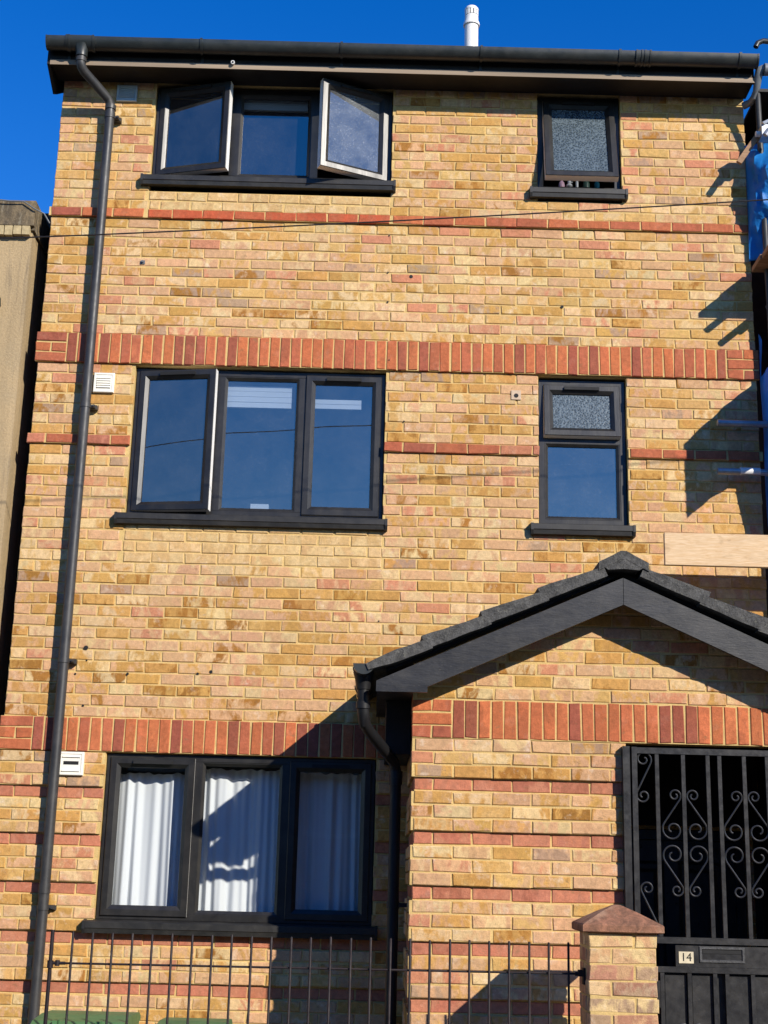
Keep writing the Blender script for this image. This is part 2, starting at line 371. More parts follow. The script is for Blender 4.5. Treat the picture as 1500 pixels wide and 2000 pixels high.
CRS = .075
class Wall:
    """gathers bricks; the ones that show largest become objects, the rest one joined mesh"""
    def __init__(s): s.items = []
    def brick(s, x0, x1, z0, z1, y, tone, prio=1.0, kind='y', depth=.032):
        if x1-x0 < .012 or z1-z0 < .012: return
        s.items.append((x0, x1, z0, z1, y, tone, prio, kind, depth))
    def course(s, n, zbase, xa, xb, y, tonef, holes=(), phase=0., brk=None, prio=1.0, ends=True, h=CRS, depth=.032):
        """one stretcher course between xa and xb; holes = list of (x0,x1); phase = shift of the bond"""
        z0 = zbase+n*CRS+MJ*.5; z1 = z0+CRS-MJ
        segs = [(xa, xb)]
        for h0, h1 in holes:
            ns = []
            for a, b in segs:
                if h1 <= a or h0 >= b: ns.append((a, b)); continue
                if h0 > a: ns.append((a, h0))
                if h1 < b: ns.append((h1, b))
            segs = ns
        for a, b in segs:
            k = floor((a-xa-phase)/.225)-1
            while True:
                p = xa+phase+k*.225; q = p+.225-MJ
                k += 1
                if p >= b: break
                if q <= a+.02: continue
                p2 = max(p, a if p < a-.002 else p); q2 = min(q, b)
                if p2 < a: p2 = a
                if b-q2 < .02 and b-q2 > 0: q2 = b-.0 if b-q2 < .012 else q2
                if q2-p2 < .03: continue
                s.brick(p2+R.uniform(-.002,.002), q2+R.uniform(-.002,.002), z0+R.uniform(-.0012,.0012), z1+R.uniform(-.0012,.0012), y, tonef((z0+z1)/2), prio, 'y', depth)
    def soldiers(s, zb, xa, xb, y, tonef, h=.225, prio=1.0):
        n = round((xb-xa)/CRS); w = (xb-xa)/n
        for i in range(n):
            s.brick(xa+i*w+MJ*.5+R.uniform(-.0015,.0015), xa+(i+1)*w-MJ*.5+R.uniform(-.0015,.0015), zb+MJ*.5+R.uniform(-.002,.002), zb+h-MJ*.5+R.uniform(-.002,.002), y, tonef(), prio)
    def quoin(s, zb, xa, xb, y, tonef, first):
        for r in range(3):
            z0 = zb+r*CRS+MJ*.5; z1 = z0+CRS-MJ
            if (r+first) % 2: s.brick(xa, xb-MJ, z0, z1, y, tonef())
            else:
                m = (xa+xb)/2; s.brick(xa, m-MJ, z0, z1, y, tonef()); s.brick(m, xb-MJ, z0, z1, y, tonef())
    def finish(s, parent, limit, hidden=lambda x, z: False):
        rank = []
        for i, (x0, x1, z0, z1, y, tone, prio, kind, depth) in enumerate(s.items):
            if kind != 'y': rank.append((0, i)); continue
            cx, cz = (x0+x1)/2, (z0+z1)/2; u, v, d = pix((cx, y, cz))
            inside = -15 < u < 1515 and -10 < v < 2010
            rank.append((0 if (not inside or hidden(cx, cz)) else prio*(x1-x0)*(z1-z0)/d/d, i))
        rank.sort(reverse=True); chosen = set(i for a, i in rank[:limit] if a > 0)
        rest = MB(); pool = {}
        for i, (x0, x1, z0, z1, y, tone, prio, kind, depth) in enumerate(s.items):
            if i in chosen:
                w, h = x1-x0, z1-z0
                mb = MB(); brick_geo(mb, -w/2, w/2, -h/2, h/2, 0, tone, depth)
                link('brick', mb.mesh('brick', M_BRICK), parent, ((x0+x1)/2, y, (z0+z1)/2))
            else:
                brick_geo(rest, x0, x1, z0, z1, y, tone, depth, kind)
        if rest.v:
            o = rest.build('brickwork', M_BRICK, parent); stuff(o)

# ------------------------------------------------------------------ setting
YW = .0                                    # plane of the upper brickwork
g = MB(); g.add([(-900,-900,-.16),(900,-900,-.16),(900,900,-.16),(-900,900,-.16)], [(0,1,2,3)]); struct(g.build('ground', M_GROUND))
g = MB(); g.box(-60, 60, -12.5, -5.2, -.2, -.155); struct(g.build('road', M_ASPH))
g = MB(); g.box(-60, 60, -5.05, -1.605, -.25, -.04); struct(g.build('pavement', M_PAVE))
g = MB()
for i in range(40): g.box(-18+i*.915+.004, -18+(i+1)*.915-.004, -5.2, -5.052, -.25, -.035)
struct(g.build('kerb', M_PAVE))
g = MB(); g.box(-60, 60, -16, -12.5, -.25, -.04); struct(g.build('pavement', M_PAVE))
g = MB(); g.box(-.02, 5.07, -1.60, .02, -.25, 0); struct(g.build('front_yard', M_PAVE))

# ------------------------------------------------------------------ the far side of the street (seen only in the window panes)
M_OPP = simple('stock_brick_far', (.20, .14, .085), .9, .2, 6, .1); M_OPPG = simple('dark_pane_far', (.02, .025, .03), .15, .2, 3, .5); M_OPPF = simple('white_sash_far', (.6, .6, .58), .5, .05, 3, .3); M_SLATE = simple('slate_far', (.06, .06, .065), .7, .2, 5, .2)
OPPC = ('white door', 'green door', 'red door', 'blue door', 'black door', 'grey door', 'yellow door')
OPPD = ((.7,.7,.68), (.03,.12,.05), (.3,.03,.03), (.03,.06,.2), (.015,.015,.015), (.2,.2,.21), (.5,.35,.05))
for i in range(7):
    x0 = -18+i*6.0; h = thing('terraced_house', 'two storey stock brick terraced house across the street with a '+OPPC[i], 'house', (x0+3, -18.5, 0), 'terrace across the street')
    mb = MB(); mb.box(x0, x0+5.99, -26, -18.5, -.15, 6.2); mb.build('wall', M_OPP, h)
    mb = MB(); mb.prism([(-18.2, 6.15), (-22.2, 8.6), (-26.3, 6.15)], 'x', x0, x0+5.995); mb.build('roof', M_SLATE, h)
    for wx, wz, ww, wh in ((1.0, 1.0, 1.9, 1.6), (.9, 3.7, 1.2, 1.6), (3.6, 3.7, 1.2, 1.6)):
        mb = MB(); mb.ring([(0, -18.49), (0, -18.45), (.08, -18.45), (.08, -18.48)], x0+wx, x0+wx+ww, wz, wz+wh); w = mb.build('window', M_OPPF, h)
        mb = MB(); mb.box(x0+wx+.08, x0+wx+ww-.08, -18.495, -18.475, wz+.08, wz+wh-.08); mb.build('pane', M_OPPG, w)
    mb = MB(); mb.box(x0+4.0, x0+4.95, -18.495, -18.46, .0, 2.1); mb.build('door', simple('door_paint_'+str(i), OPPD[i], .4, .1, 5), h)

# ------------------------------------------------------------------ the house
HW = 5.0625; S1 = 2.5; PR = .02           # width, underside of the lower soldier band, projection
house = thing('brick_house', 'three storey yellow brick house with red soldier bands and dark framed windows', 'house', (HW/2, 0, 0))
WX0, WX1, VX0, VX1 = .69, 2.455, 3.525, 4.145
OPEN = [  # openings: x0,x1,z0,z1
    (WX0, WX1, S1-15*CRS, S1), (WX0, WX1, S1+21*CRS, S1+36*CRS), (VX0, VX1, S1+21*CRS, S1+36*CRS),
    (WX0, WX1, S1+54*CRS, S1+66*CRS), (VX0, VX1, S1+54*CRS, S1+66*CRS),
    (3.9, 4.85, .0, 2.1)]
ZTOP = S1+66*CRS
def holes_at(z0, z1): return [(a, b) for a, b, c, d in OPEN if c < z1-.005 and d > z0+.005]
# backing (mortar) with openings and reveals
mb = MB()
xs = sorted({-0.0, HW} | {q for o in OPEN for q in o[:2]}); zs = sorted({-.1, ZTOP} | {q for o in OPEN for q in o[2:]})
for i in range(len(xs)-1):
    for k in range(len(zs)-1):
        cx, cz = (xs[i]+xs[i+1])/2, (zs[k]+zs[k+1])/2
        if any(a < cx < b and c < cz < d for a, b, c, d in OPEN): continue
        mb.add([(xs[i], .006, zs[k]), (xs[i+1], .006, zs[k]), (xs[i+1], .006, zs[k+1]), (xs[i], .006, zs[k+1])], [(0,1,2,3)])
for a, b, c, d in OPEN:
    y0, y1 = .006, .24
    mb.add([(a,y0,c),(a,y1,c),(a,y1,d),(a,y0,d)], [(0,1,2,3)]); mb.add([(b,y0,c),(b,y1,c),(b,y1,d),(b,y0,d)], [(0,1,2,3)])
    mb.add([(a,y0,c),(b,y0,c),(b,y1,c),(a,y1,c)], [(0,1,2,3)]); mb.add([(a,y0,d),(b,y0,d),(b,y1,d),(a,y1,d)], [(0,1,2,3)])
wall = mb.build('wall', M_MORTAR, house, fix=False)
# mortar of the projecting courses
mb = MB()
def proud(z0, z1, x0=-.02, x1=HW+.02, y=-PR):
    segs = [(x0, x1)]
    for h0, h1 in holes_at(z0, z1):
        ns = []
        for a, b in segs:
            if h1 <= a or h0 >= b: ns.append((a, b)); continue
            if h0 > a: ns.append((a, h0))
            if h1 < b: ns.append((h1, b))
        segs = ns
    for a, b in segs: mb.box(a+.003, b-.003, y+.006, .005, z0+.004, z1-.004)
proud(S1, S1+3*CRS); proud(S1+36*CRS, S1+39*CRS); proud(S1+28*CRS, S1+29*CRS); proud(S1+51*CRS, S1+52*CRS)
for g0 in (-3, -7, -11, -15, -19, -23, -27, -31): proud(S1+g0*CRS, S1+(g0+3)*CRS)
mb.build('pointing', M_MORTAR, wall)

fw = Wall()
def patch_course(n, tonef, y=0.):
    ph = .0 if n % 2 else .1125
    fw.course(n, S1, WX0+.012, WX1-.004, y, lambda z: tonef(), (), ph-.03)
for n in range(-33, 66):
    z0 = S1+n*CRS; hs_ = holes_at(z0, z0+CRS); ph = 0. if n % 2 else -.1125
    if 0 <= n < 3 or 36 <= n < 39: continue
    if n < 0:
        if n in (-4, -8, -12, -16, -20, -24, -28, -32): fw.course(n, S1, -.0, HW, 0, lambda z: tone_stripe(), hs_, ph)
        else: fw.course(n, S1, -.02, HW+.02, -PR, tone_yellow, hs_, ph+.02)
    elif n in (28, 51):
        hh = list(hs_)
        if n == 51: hh.append((WX0, WX1))
        fw.course(n, S1, -.02, HW+.02, -PR, lambda z: tone_red(.35) if n == 51 else tone_stripe() if R.random() < .25 else tone_red(.1), hh, ph+.02)
        if n == 51: fw.course(n, S1, WX0+.012, WX1-.004, -PR, lambda z: tone_patch_red(), (), -.05)
    elif n in (17, 18, 19, 20) or n in (52, 53):
        fw.course(n, S1, 0, HW, 0, tone_yellow, hs_+[(WX0, WX1)], ph); patch_course(n, tone_patch)
    else: fw.course(n, S1, 0, HW, 0, tone_yellow, hs_, ph)
for k, (zb, hot) in enumerate(((S1, .62), (S1+36*CRS, .45))):
    fw.quoin(zb, -.02, .205, -PR, lambda: tone_red(hot*.7), 1)
    fw.soldiers(zb, .205-MJ*.5, 4.855, -PR, lambda: tone_red(hot))
    fw.quoin(zb, 4.86, HW+.02+MJ, -PR, lambda: tone_red(hot*.7), 0)
fw.finish(wall, 300, lambda x, z: (x > 2.62 and z < 3.62-.45*abs(x-3.857)) or .32 < x < .42)
# side, back and party walls, floors
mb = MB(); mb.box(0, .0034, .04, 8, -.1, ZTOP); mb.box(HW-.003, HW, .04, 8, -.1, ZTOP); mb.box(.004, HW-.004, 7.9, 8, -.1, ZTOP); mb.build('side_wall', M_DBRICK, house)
mb = MB()
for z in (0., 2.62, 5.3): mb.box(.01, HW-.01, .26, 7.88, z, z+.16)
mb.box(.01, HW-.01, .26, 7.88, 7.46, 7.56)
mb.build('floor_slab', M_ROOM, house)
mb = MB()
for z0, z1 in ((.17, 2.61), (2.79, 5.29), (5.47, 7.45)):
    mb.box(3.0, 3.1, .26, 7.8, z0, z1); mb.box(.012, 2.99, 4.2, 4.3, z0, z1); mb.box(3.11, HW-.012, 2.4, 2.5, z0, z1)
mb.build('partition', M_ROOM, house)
# roof, eaves
mb = MB()
rz = 7.60
mb.add([(-.06,-.22,rz),(HW+.03,-.22,rz),(HW+.03,4.0,rz+1.9),(-.06,4.0,rz+1.9),(-.06,8.2,rz),(HW+.03,8.2,rz),(-.06,-.22,rz-.06),(HW+.03,-.22,rz-.06)],
       [(0,1,2,3),(3,2,5,4),(0,3,4),(1,5,2),(0,6,7,1)])
roof = mb.build('roof', M_ROOF, house, fix=False)
mb = MB(); mb.box(-.05, HW+.02, -.24, -.215, 7.418, 7.66); mb.build('fascia', M_SOFFIT, house)  # dark colour stands in for the gutter's shadow on the fascia
mb = MB(); mb.box(-.052, HW+.022, -.2445, -.2405, 7.416, 7.456); mb.build('fascia_lit_edge', M_FASCIA, house)  # pale strip paints in the fascia's sunlit lower edge
mb = MB(); mb.box(-.048, HW+.018, -.214, -.004, 7.43, 7.45); mb.build('soffit', M_SOFFIT, house)
mb = MB(); mb.prism([(-.235, 7.425), (-.0, 7.32), (.02, 7.33), (.5, 7.66), (.5, 7.80), (-.235, 7.64)], 'x', -.075, -.052); mb.build('bargeboard', M_SOFFIT, house)
# gutter
GY, GZ, GR = -.306, 7.577, .060
def halfpipe(mb, x0, x1, yc, zc, r, t=.004, n=14, lip=True):
    prof = [(yc-r*cos(pi*i/n), zc-1.32*r*sin(pi*i/n)) for i in range(n+1)]
    inn = [(yc-(r-t)*cos(pi*i/n), zc-1.32*(r-t)*sin(pi*i/n)) for i in range(n, -1, -1)]
    mb.prism(prof+inn, 'x', x0, x1)
mb = MB(); halfpipe(mb, -.06, 5.085, GY, GZ, GR); gut = mb.build('gutter', M_GUT, house, True, fix=True)
for x0, x1 in ((-.068, -.058), (5.083, 5.093)):
    mb = MB(); mb.prism([(GY-(GR+.003)*cos(pi*i/14), GZ-1.32*(GR+.003)*sin(pi*i/14)) for i in range(15)], 'x', x0, x1); mb.build('end_cap', M_GUT, gut)
for px in (130, 393, 667, 940, 1210, 1444):
    x = at(px, 105, -.33).x; mb = MB(); halfpipe(mb, x-.009, x+.009, GY, GZ+.004, GR+.008, .007); mb.box(x-.009, x+.009, -.2465, -.2405, GZ-.12, GZ+.01)
    mb.build('gutter_bracket', M_GUT, gut, True)
x = at(1256, 105, -.33).x; mb = MB(); halfpipe(mb, x-.05, x+.05, GY, GZ+.002, GR+.005, .004)
for dx in (-.05, -.012, .012, .05): halfpipe(mb, x+dx-.006, x+dx+.006, GY, GZ+.003, GR+.010, .005)
mb.build('gutter_union', M_GUT, gut, True)
OX = at(160, 100, GY).x
mb = MB(); halfpipe(mb, OX-.09, OX+.09, GY, GZ+.002, GR+.006, .004); halfpipe(mb, OX-.095, OX-.08, GY, GZ+.003, GR+.011, .005); halfpipe(mb, OX+.08, OX+.095, GY, GZ+.003, GR+.011, .005)
mb.tube([(OX, GY, GZ-.05), (OX, GY, GZ-.10), (OX, GY, GZ-.135)], .040, 14, rs=[.062, .042, .042]); mb.build('gutter_outlet', M_GUT, gut, True)
# downpipe
PXX, PYY = .378, -.075
mb = MB()
pts = [(OX, GY, GZ-.12), (OX, GY, GZ-.185), (OX+.006, GY+.012, GZ-.21), (OX+.02, GY+.035, GZ-.23)]
e = Vector((PXX, PYY, 7.20)); pts += [(PXX-.02, PYY-.025, 7.235), (PXX-.005, PYY-.008, 7.205), (PXX, PYY, 7.17), (PXX, PYY, 7.1), (PXX, PYY, 3.0), (PXX, PYY, .05)]
mb.tube(pts, .034, 14); dp = mb.build('downpipe', M_PIPE, house, True)
for z0, z1, r in ((7.455, 7.495, .040), (7.40, 7.43, .039), (7.155, 7.19, .041), (7.10, 7.13, .039)):
    mb = MB(); xx, yy = (OX, GY) if z0 > 7.3 else (PXX, PYY); mb.tube([(xx, yy, z0), (xx, yy, z1)], r, 14); mb.build('socket', M_PIPE, dp, True)
for px, py in ((215, 228), (168, 792), (125, 1290), (75, 1772)):
    z = at(px, py, PYY).z; mb = MB(); mb.tube([(PXX, PYY, z-.016), (PXX, PYY, z+.016)], .0385, 14)
    mb.box(PXX+.03, PXX+.065, -.07, -.045, z-.010, z+.010); mb.box(PXX-.03, PXX+.075, -.046, -.0235 if z < S1 else -.004, z-.014, z+.014); mb.tube([(PXX+.056, -.085, z), (PXX+.056, -.05, z)], .008, 8)
    mb.build('pipe_clip', M_PIPE, dp, True)
for py in (930, 1735):
    z = at(75, py, PYY).z; mb = MB(); mb.tube([(PXX, PYY, z-.03), (PXX, PYY, z+.03)], .0385 if py > 1000 else .0352, 14); mb.build('socket', M_PIPE, dp, True)
# flue
fx = 3.07; mb = MB()
mb.tube([(fx, .6, 7.7), (fx, .6, 8.40)], .055, 18); fl = mb.build('flue_pipe', M_WPVC, house, True)
mb = MB(); zt = at(920, 14, .6).z
mb.tube([(fx, .6, 8.40), (fx, .6, 8.42), (fx, .6, 8.44), (fx, .6, zt-.09)], .06, 18, rs=[.066, .066, .056, .054])
for i in range(12):
    a = 2*pi*i/12; mb.box(-.009, .009, -.004, .004, 0, .05, M=Matrix.Translation((fx, .6, zt-.085)) @ Matrix.Rotation(a, 4, 'Z') @ Matrix.Translation((0, -.050, 0)))
mb.tube([(fx, .6, zt-.04), (fx, .6, zt-.025), (fx, .6, zt-.008), (fx, .6, zt)], .05, 18, rs=[.056, .057, .045, .02])
mb.build('flue_terminal', M_WPVC, fl, True)
mb = MB(); p = at(455, 122, -.26); mb.tube([(p.x, -.2395, p.z), (p.x, -.272, p.z-.004)], .014, 12); mb.build('overflow_pipe', M_WPVC, house, True)
mb = MB(); mb.tube([(p.x, -.2705, p.z-.004), (p.x, -.2735, p.z-.004)], .008, 12); mb.build('pipe_mouth', M_BLACK, house)

# ------------------------------------------------------------------ wall fittings
def vent(px0, px1, py0, py1, mat, y, style):
    a, b = at(px0, py0, y), at(px1, py1, y); x0, x1, z0, z1 = a.x, b.x, b.z, a.z
    mb = MB(); mb.box(x0, x1, y-.014, y+.012, z0, z1); mb.ring([(0, y-.014), (.004, y-.018), (.014, y-.018), (.016, y-.0145)], x0, x1, z0, z1)
    v = mb.build('vent_cover', mat, house)
    n = 5 if style != 'slot' else 2
    for i in range(n):
        zz = z0+.03+(z1-z0-.06)*(i+.5)/n
        if style == 'slot': zz = (z1-.03, z0+.03)[i]
        m2 = MB(); m2.prism([(y-.0145, zz-.010), (y-.024, zz-.004), (y-.0145, zz+.010)], 'x', x0+.024, x1-.024); m2.build('louvre', mat, v)
    if style == 'slot':
        zc = (z0+z1)/2+.004; m2 = MB(); m2.box(x0+.032, x1-.032, y-.0155, y-.0135, zc-.011, zc+.011); m2.build('slot', M_BLACK, v)
    return v
vent(230, 267, 168, 200, M_GVENT, -.004, 'louvre'); vent(185, 222, 729, 768, M_VENT, -.004, 'louvre'); vent(117, 162, 1468, 1515, M_VENT, -.026, 'slot')
mb = MB()
for px, py, r in ((803, 540, .013), (1098, 599, .011), (168, 1265, .015), (169, 1290, .006), (147, 1316, .007), (249, 1316, .009), (386, 1316, .009), (412, 1312, .011), (162, 1378, .008), (760, 705, .005), (760, 460, .006), (758, 532, .006), (757, 590, .007), (740, 1213, .005), (789, 823, .006)):
    p = at(px, py, -.003); y = -.004 if not (S1+36*CRS < p.z < S1+39*CRS) else -.024
    mb = MB(); mb.tube([(p.x, y+.003, p.z), (p.x, y, p.z)], r, 9); mb.build('drill_hole', M_BLACK, house)
p = at(279, 512, 0); mb = MB(); mb.box(p.x-.016, p.x+.016, -.006, .01, p.z-.015, p.z+.012); mb.tube([(p.x, -.02, p.z), (p.x, 0, p.z)], .008, 8); mb.build('wall_plug', M_GREY, house)
p = at(1008, 772, 0); mb = MB(); mb.box(p.x-.034, p.x+.034, -.008, .01, p.z-.034, p.z+.034); wb = mb.build('wall_box', simple('old_cream_plastic', (.50, .37, .25), .7, .15, 30), house)
mb = MB(); mb.tube([(p.x, -.0095, p.z-.005), (p.x, -.007, p.z-.005)], .016, 10); mb.build('cable_hole', M_BLACK, wb)

# ------------------------------------------------------------------ windows
def bar(mb, x0, x1, y0, y1, z0, z1): mb.box(x0, x1, y0, y1, z0, z1)
PROF_SASH = [(0, .058), (0, .004), (.004, 0), (.040, 0), (.043, .002), (.064, .017), (.066, .020), (.066, .034), (.01, .058)]
def sash(win, x0, x1, z0, z1, y, hinge, ang, glass, edge=1, trickle=True, label=None):
    """a hinged light; hinge 'l','r','t' or None"""
    if hinge == 'l': M = Matrix.Translation((x0, y, 0)) @ Matrix.Rotation(-ang, 4, 'Z') @ Matrix.Translation((-x0, 0, 0))
    elif hinge == 'r': M = Matrix.Translation((x1, y, 0)) @ Matrix.Rotation(ang, 4, 'Z') @ Matrix.Translation((-x1, 0, 0))
    elif hinge == 't': M = Matrix.Translation((0, y, z1)) @ Matrix.Rotation(-ang, 4, 'X') @ Matrix.Translation((0, 0, -z1))
    else: M = Matrix.Translation((0, y, 0))
    mb = MB(); mb.ring(PROF_SASH, x0, x1, z0, z1, M, mis=[edge, 0, 0, 0, 0, 0, 0, 0])
    s = mb.build('sash', [M_PVC, M_GPVC], win)
    mb = MB(); mb.add([M @ Vector(q) for q in ((x0+.06, .026, z0+.06), (x1-.06, .026, z0+.06), (x1-.06, .026, z1-.06), (x0+.06, .026, z1-.06))], [(0,1,2,3)])
    mb.build('glass', glass, win, fix=False)
    if trickle:
        w = x1-x0; mb = MB(); mb.box(x0+w*.27, x1-w*.27, -.016, -.0005, z1-.042, z1-.018, M=M); mb.build('trickle_vent', M_BLACK, win)
    return M
def fixed(win, x0, x1, z0, z1, y, glass):
    mb = MB(); mb.ring([(0, y+.002), (.004, y+.002), (.022, y+.016), (.022, y+.034)], x0, x1, z0, z1); mb.build('glazing_bead', M_PVC, win)
    mb = MB(); mb.add([(x0+.018, y+.026, z0+.018), (x1-.018, y+.026, z0+.018), (x1-.018, y+.026, z1-.018), (x0+.018, y+.026, z1-.018)], [(0,1,2,3)]); mb.build('glass', glass, win, fix=False)
def window(x0, x1, zs, z1, y, mulls=(), trans=(), sill=True, ysill=-.05, ztop=None):
    """outer frame, mullions, transoms, sill; zs = top of the sill"""
    mb = MB(); mb.ring([(0, y+.07), (0, y+.002), (.002, y), (.040, y), (.044, y+.003), (.044, y+.07), (.0, y+.07)], x0, x1, zs, z1); fr = mb
    for m in mulls: fr.box(m-.030, m+.030, y+.0005, y+.069, zs+.043, z1-.043)
    for t, a, b in trans: fr.box(a+.043, b-.043, y+.0005, y+.069, t-.030, t+.030)
    w = fr.build('window', M_PVC, house)
    w['label'] = None; del w['label']
    if sill:
        mb = MB(); prof = [(y+.07, zs+.001), (y-.002, zs-.001), (ysill+.004, zs-.012), (ysill, zs-.016), (ysill, zs-.052), (ysill+.006, zs-.056), (ysill+.012, zs-.084), (-.0015 if y > .04 else -.0225, zs-.086), (y+.03, zs-.060), (y+.07, zs-.060)]
        xa, xb = x0-.065, x1+.04
        mb.prism(prof, 'x', xa+.018, xb-.018)
        for q0, q1 in ((xa, xa+.0175), (xb-.0175, xb)): mb.prism([(y-.01, zs+.003), (ysill-.004, zs-.011), (ysill-.004, zs-.058), (ysill+.010, zs-.088), (-.002 if y > .04 else -.023, zs-.088), (-.002 if y > .04 else -.023, zs-.05)], 'x', q0, q1)
        mb.build('sill', M_SILL, w)
    return w
MU = (1.288, 1.878)
# ground floor
yg = .022; zg, zg1 = S1-14*CRS+.005, S1-.004
w = window(WX0+.006, WX1-.006, zg, zg1, yg, MU, ysill=-.075)
sash(w, .722, 1.272, zg+.022, zg1-.022, yg-.014, None, 0, M_GLASS_CURT); fixed(w, MU[0]+.030, MU[1]-.030, zg+.044, zg1-.044, yg, M_GLASS_CURT); sash(w, 1.894, 2.425, zg+.022, zg1-.022, yg-.014, None, 0, M_GLASS_CURT)
# middle floor, three lights
ym = .045; zm, zm1 = at(500, 1003, -.02).z-.01, S1+36*CRS-.012
w = window(WX0+.006, WX1-.006, zm, zm1, ym, MU)
AM = radians(9)
sash(w, .722, 1.272, zm+.022, zm1-.022, ym-.014, 'l', AM, M_GLASS); fixed(w, MU[0]+.030, MU[1]-.030, zm+.044, zm1-.044, ym, M_GLASS); sash(w, 1.894, 2.425, zm+.022, zm1-.022, ym-.014, None, 0, M_GLASS)
# middle floor, small window
tm = at(1135, 858, .04).z
w = window(VX0+.006, VX1-.006, zm, zm1-.006, ym, (), [(tm, VX0, VX1)])
sash(w, VX0+.040, VX1-.045, tm+.008, zm1-.045, ym-.014, 't', radians(6), M_OBSC); fixed(w, VX0+.05, VX1-.05, zm+.044, tm-.030, ym, M_GLASS_SPOT)
# top floor, three lights
yt = .045; zt0, zt1 = at(500, 346, -.02).z, 7.425
w = window(WX0+.006, WX1-.006, zt0, zt1, yt, MU)
sash(w, .722, 1.272, zt0+.022, zt1-.022, yt-.014, 'l', radians(15), M_GLASS); fixed(w, MU[0]+.030, MU[1]-.030, zt0+.044, zt1-.044, yt, M_GLASS); sash(w, 1.894, 2.425, zt0+.022, zt1-.022, yt-.014, 'r', radians(24), M_GLASS_DUSTY)
# top floor, small window
w = window(VX0+.006, VX1-.006, zt0-.02, zt1, yt)
sash(w, VX0+.045, VX1-.045, zt0+.002, zt1-.03, yt-.014, 't', radians(13), M_OBSC)

# ------------------------------------------------------------------ inside the windows
def curtain(x0, x1, z0, z1, y, label, seed, top=True):
    rr = random.Random(seed); n = int((x1-x0)/.006); rows = 14; ph = [rr.uniform(0, 6.28) for _ in range(6)]
    vs, fs = [], []
    for k in range(rows+1):
        t = k/rows; z = z0+(z1-z0)*t
        for i in range(n+1):
            u = (x1-x0)*i/n; x = x0+u
            d = .011*sin(u*58+ph[0]+1.9*sin(u*9+ph[1])+.5*t*sin(u*21+ph[4])) + .006*sin(u*118+ph[2]+1.4*sin(u*14)+.6*t) + .016*sin(u*21+ph[3]+.9*t+sin(u*7))
            zz = z + (.003*sin(u*62+ph[0]+1) + .004*sin(u*27+ph[4]) + .003*sin(u*97) if k == rows else 0)
            vs.append((x+.006*sin(u*31+t*2+ph[5])*(1-t), y+d*(.75+.35*(1-t)), zz))
    for k in range(rows):
        for i in range(n): a = k*(n+1)+i; fs.append((a, a+1, a+n+2, a+n+1))
    mb = MB(); mb.add(vs, fs); o = mb.build('curtain', M_CURT, None, True, fix=False); return tag(o, label, 'curtain', 'white curtains in the ground floor window')
curtain(.74, 1.285, zg-.02, zg1-.115, .16, 'white pleated curtain behind the left pane of the ground floor window', 1)
curtain(1.29, 1.872, zg-.02, zg1-.075, .16, 'white pleated curtain with a diagonal shadow behind the centre pane of the ground floor window', 2)
curtain(1.88, 2.44, zg-.02, zg1-.085, .16, 'shaded white curtain behind the right pane of the ground floor window', 3)
mb = MB(); mb.box(.70, 2.45, .13, .15, zg1-.005, zg1+.02)
def blind(x0, x1, z0, z1, y, label, n):
    root = thing('window_blind', label, 'blind', ((x0+x1)/2, y, z0), 'white blinds drawn up inside the upper windows')
    h = (z1-z0)/n
    for i in range(n):
        mb = MB(); mb.box(x0+R.uniform(0, .003), x1, y-.014+R.uniform(0, .004), y+.014, z0+i*h+.0015, z0+(i+1)*h-.0015); mb.build('blind_fold', M_BLIND, root)
def pz(py, y): return at(600, py, y).z
a, b = at(436, 796, .12), at(571, 757, .12); blind(a.x, b.x, a.z, b.z, .12, 'white folded blind at the head of the centre pane of the middle floor window', 4)
a, b = at(613, 799, .12), at(706, 783, .12); blind(a.x, b.x, a.z, b.z, .12, 'narrow white blind edge in the right pane of the middle floor window', 2)
a, b = at(470, 216, .12), at(602, 198, .12); blind(a.x, b.x, a.z, b.z, .12, 'pale blind at the head of the centre pane of the top floor window', 2)
mb = MB(); a, b = at(489, 996, .10), at(525, 986, .10); mb.box(a.x, b.x, .085, .125, a.z-.01, b.z); tag(mb.build('white_box', M_WPVC), 'small white box on the inner ledge of the middle floor three-light window', 'box')
# toiletries on the ledge of the top right window
def lathe(mb, x, y, z, prof, n=12):
    mb.tube([(x, y, z+h) for r, h in prof], 1, n, rs=[r for r, h in prof])
zl = zt0+.026
for px, name, label, m, prof in (
    (1097, 'soap_bottle', 'pink squat soap bottle on the ledge of the top right bathroom window', M_PINK, [(.022, 0), (.024, .02), (.02, .04), (.009, .055), (.009, .07)]),
    (1112, 'toy_duck', None, M_PINK, None),
    (1127, 'cream_tube', 'small white tube on the ledge of the top right bathroom window', M_WPVC, [(.010, 0), (.011, .02), (.011, .05), (.006, .065)]),
    (1145, 'shampoo_bottle', 'dark green bottle on the ledge of the top right bathroom window', M_DGREEN, [(.026, 0), (.027, .03), (.02, .055), (.01, .06), (.01, .08)]),
    (1166, 'lotion_bottle', 'teal bottle with a white cap on the ledge of the top right bathroom window', M_TEAL, [(.018, 0), (.019, .04), (.012, .055), (.009, .07)])):
    p = at(px, 365, .07)
    mb = MB()
    if prof: lathe(mb, p.x, .07, zl, prof); o = mb.build(name, m, None, True)
    else:
        lathe(mb, p.x, .07, zl, [(.012, 0), (.024, .012), (.022, .026), (.010, .036), (.013, .046), (.012, .056), (.003, .062)]); mb.box(p.x+.010, p.x+.024, .064, .076, zl+.044, zl+.050); o = mb.build(name, M_WPVC, None, True)
        label = 'small white bath toy on the ledge of the top right bathroom window'
    tag(o, label, 'bath toy' if not prof else 'bottle')

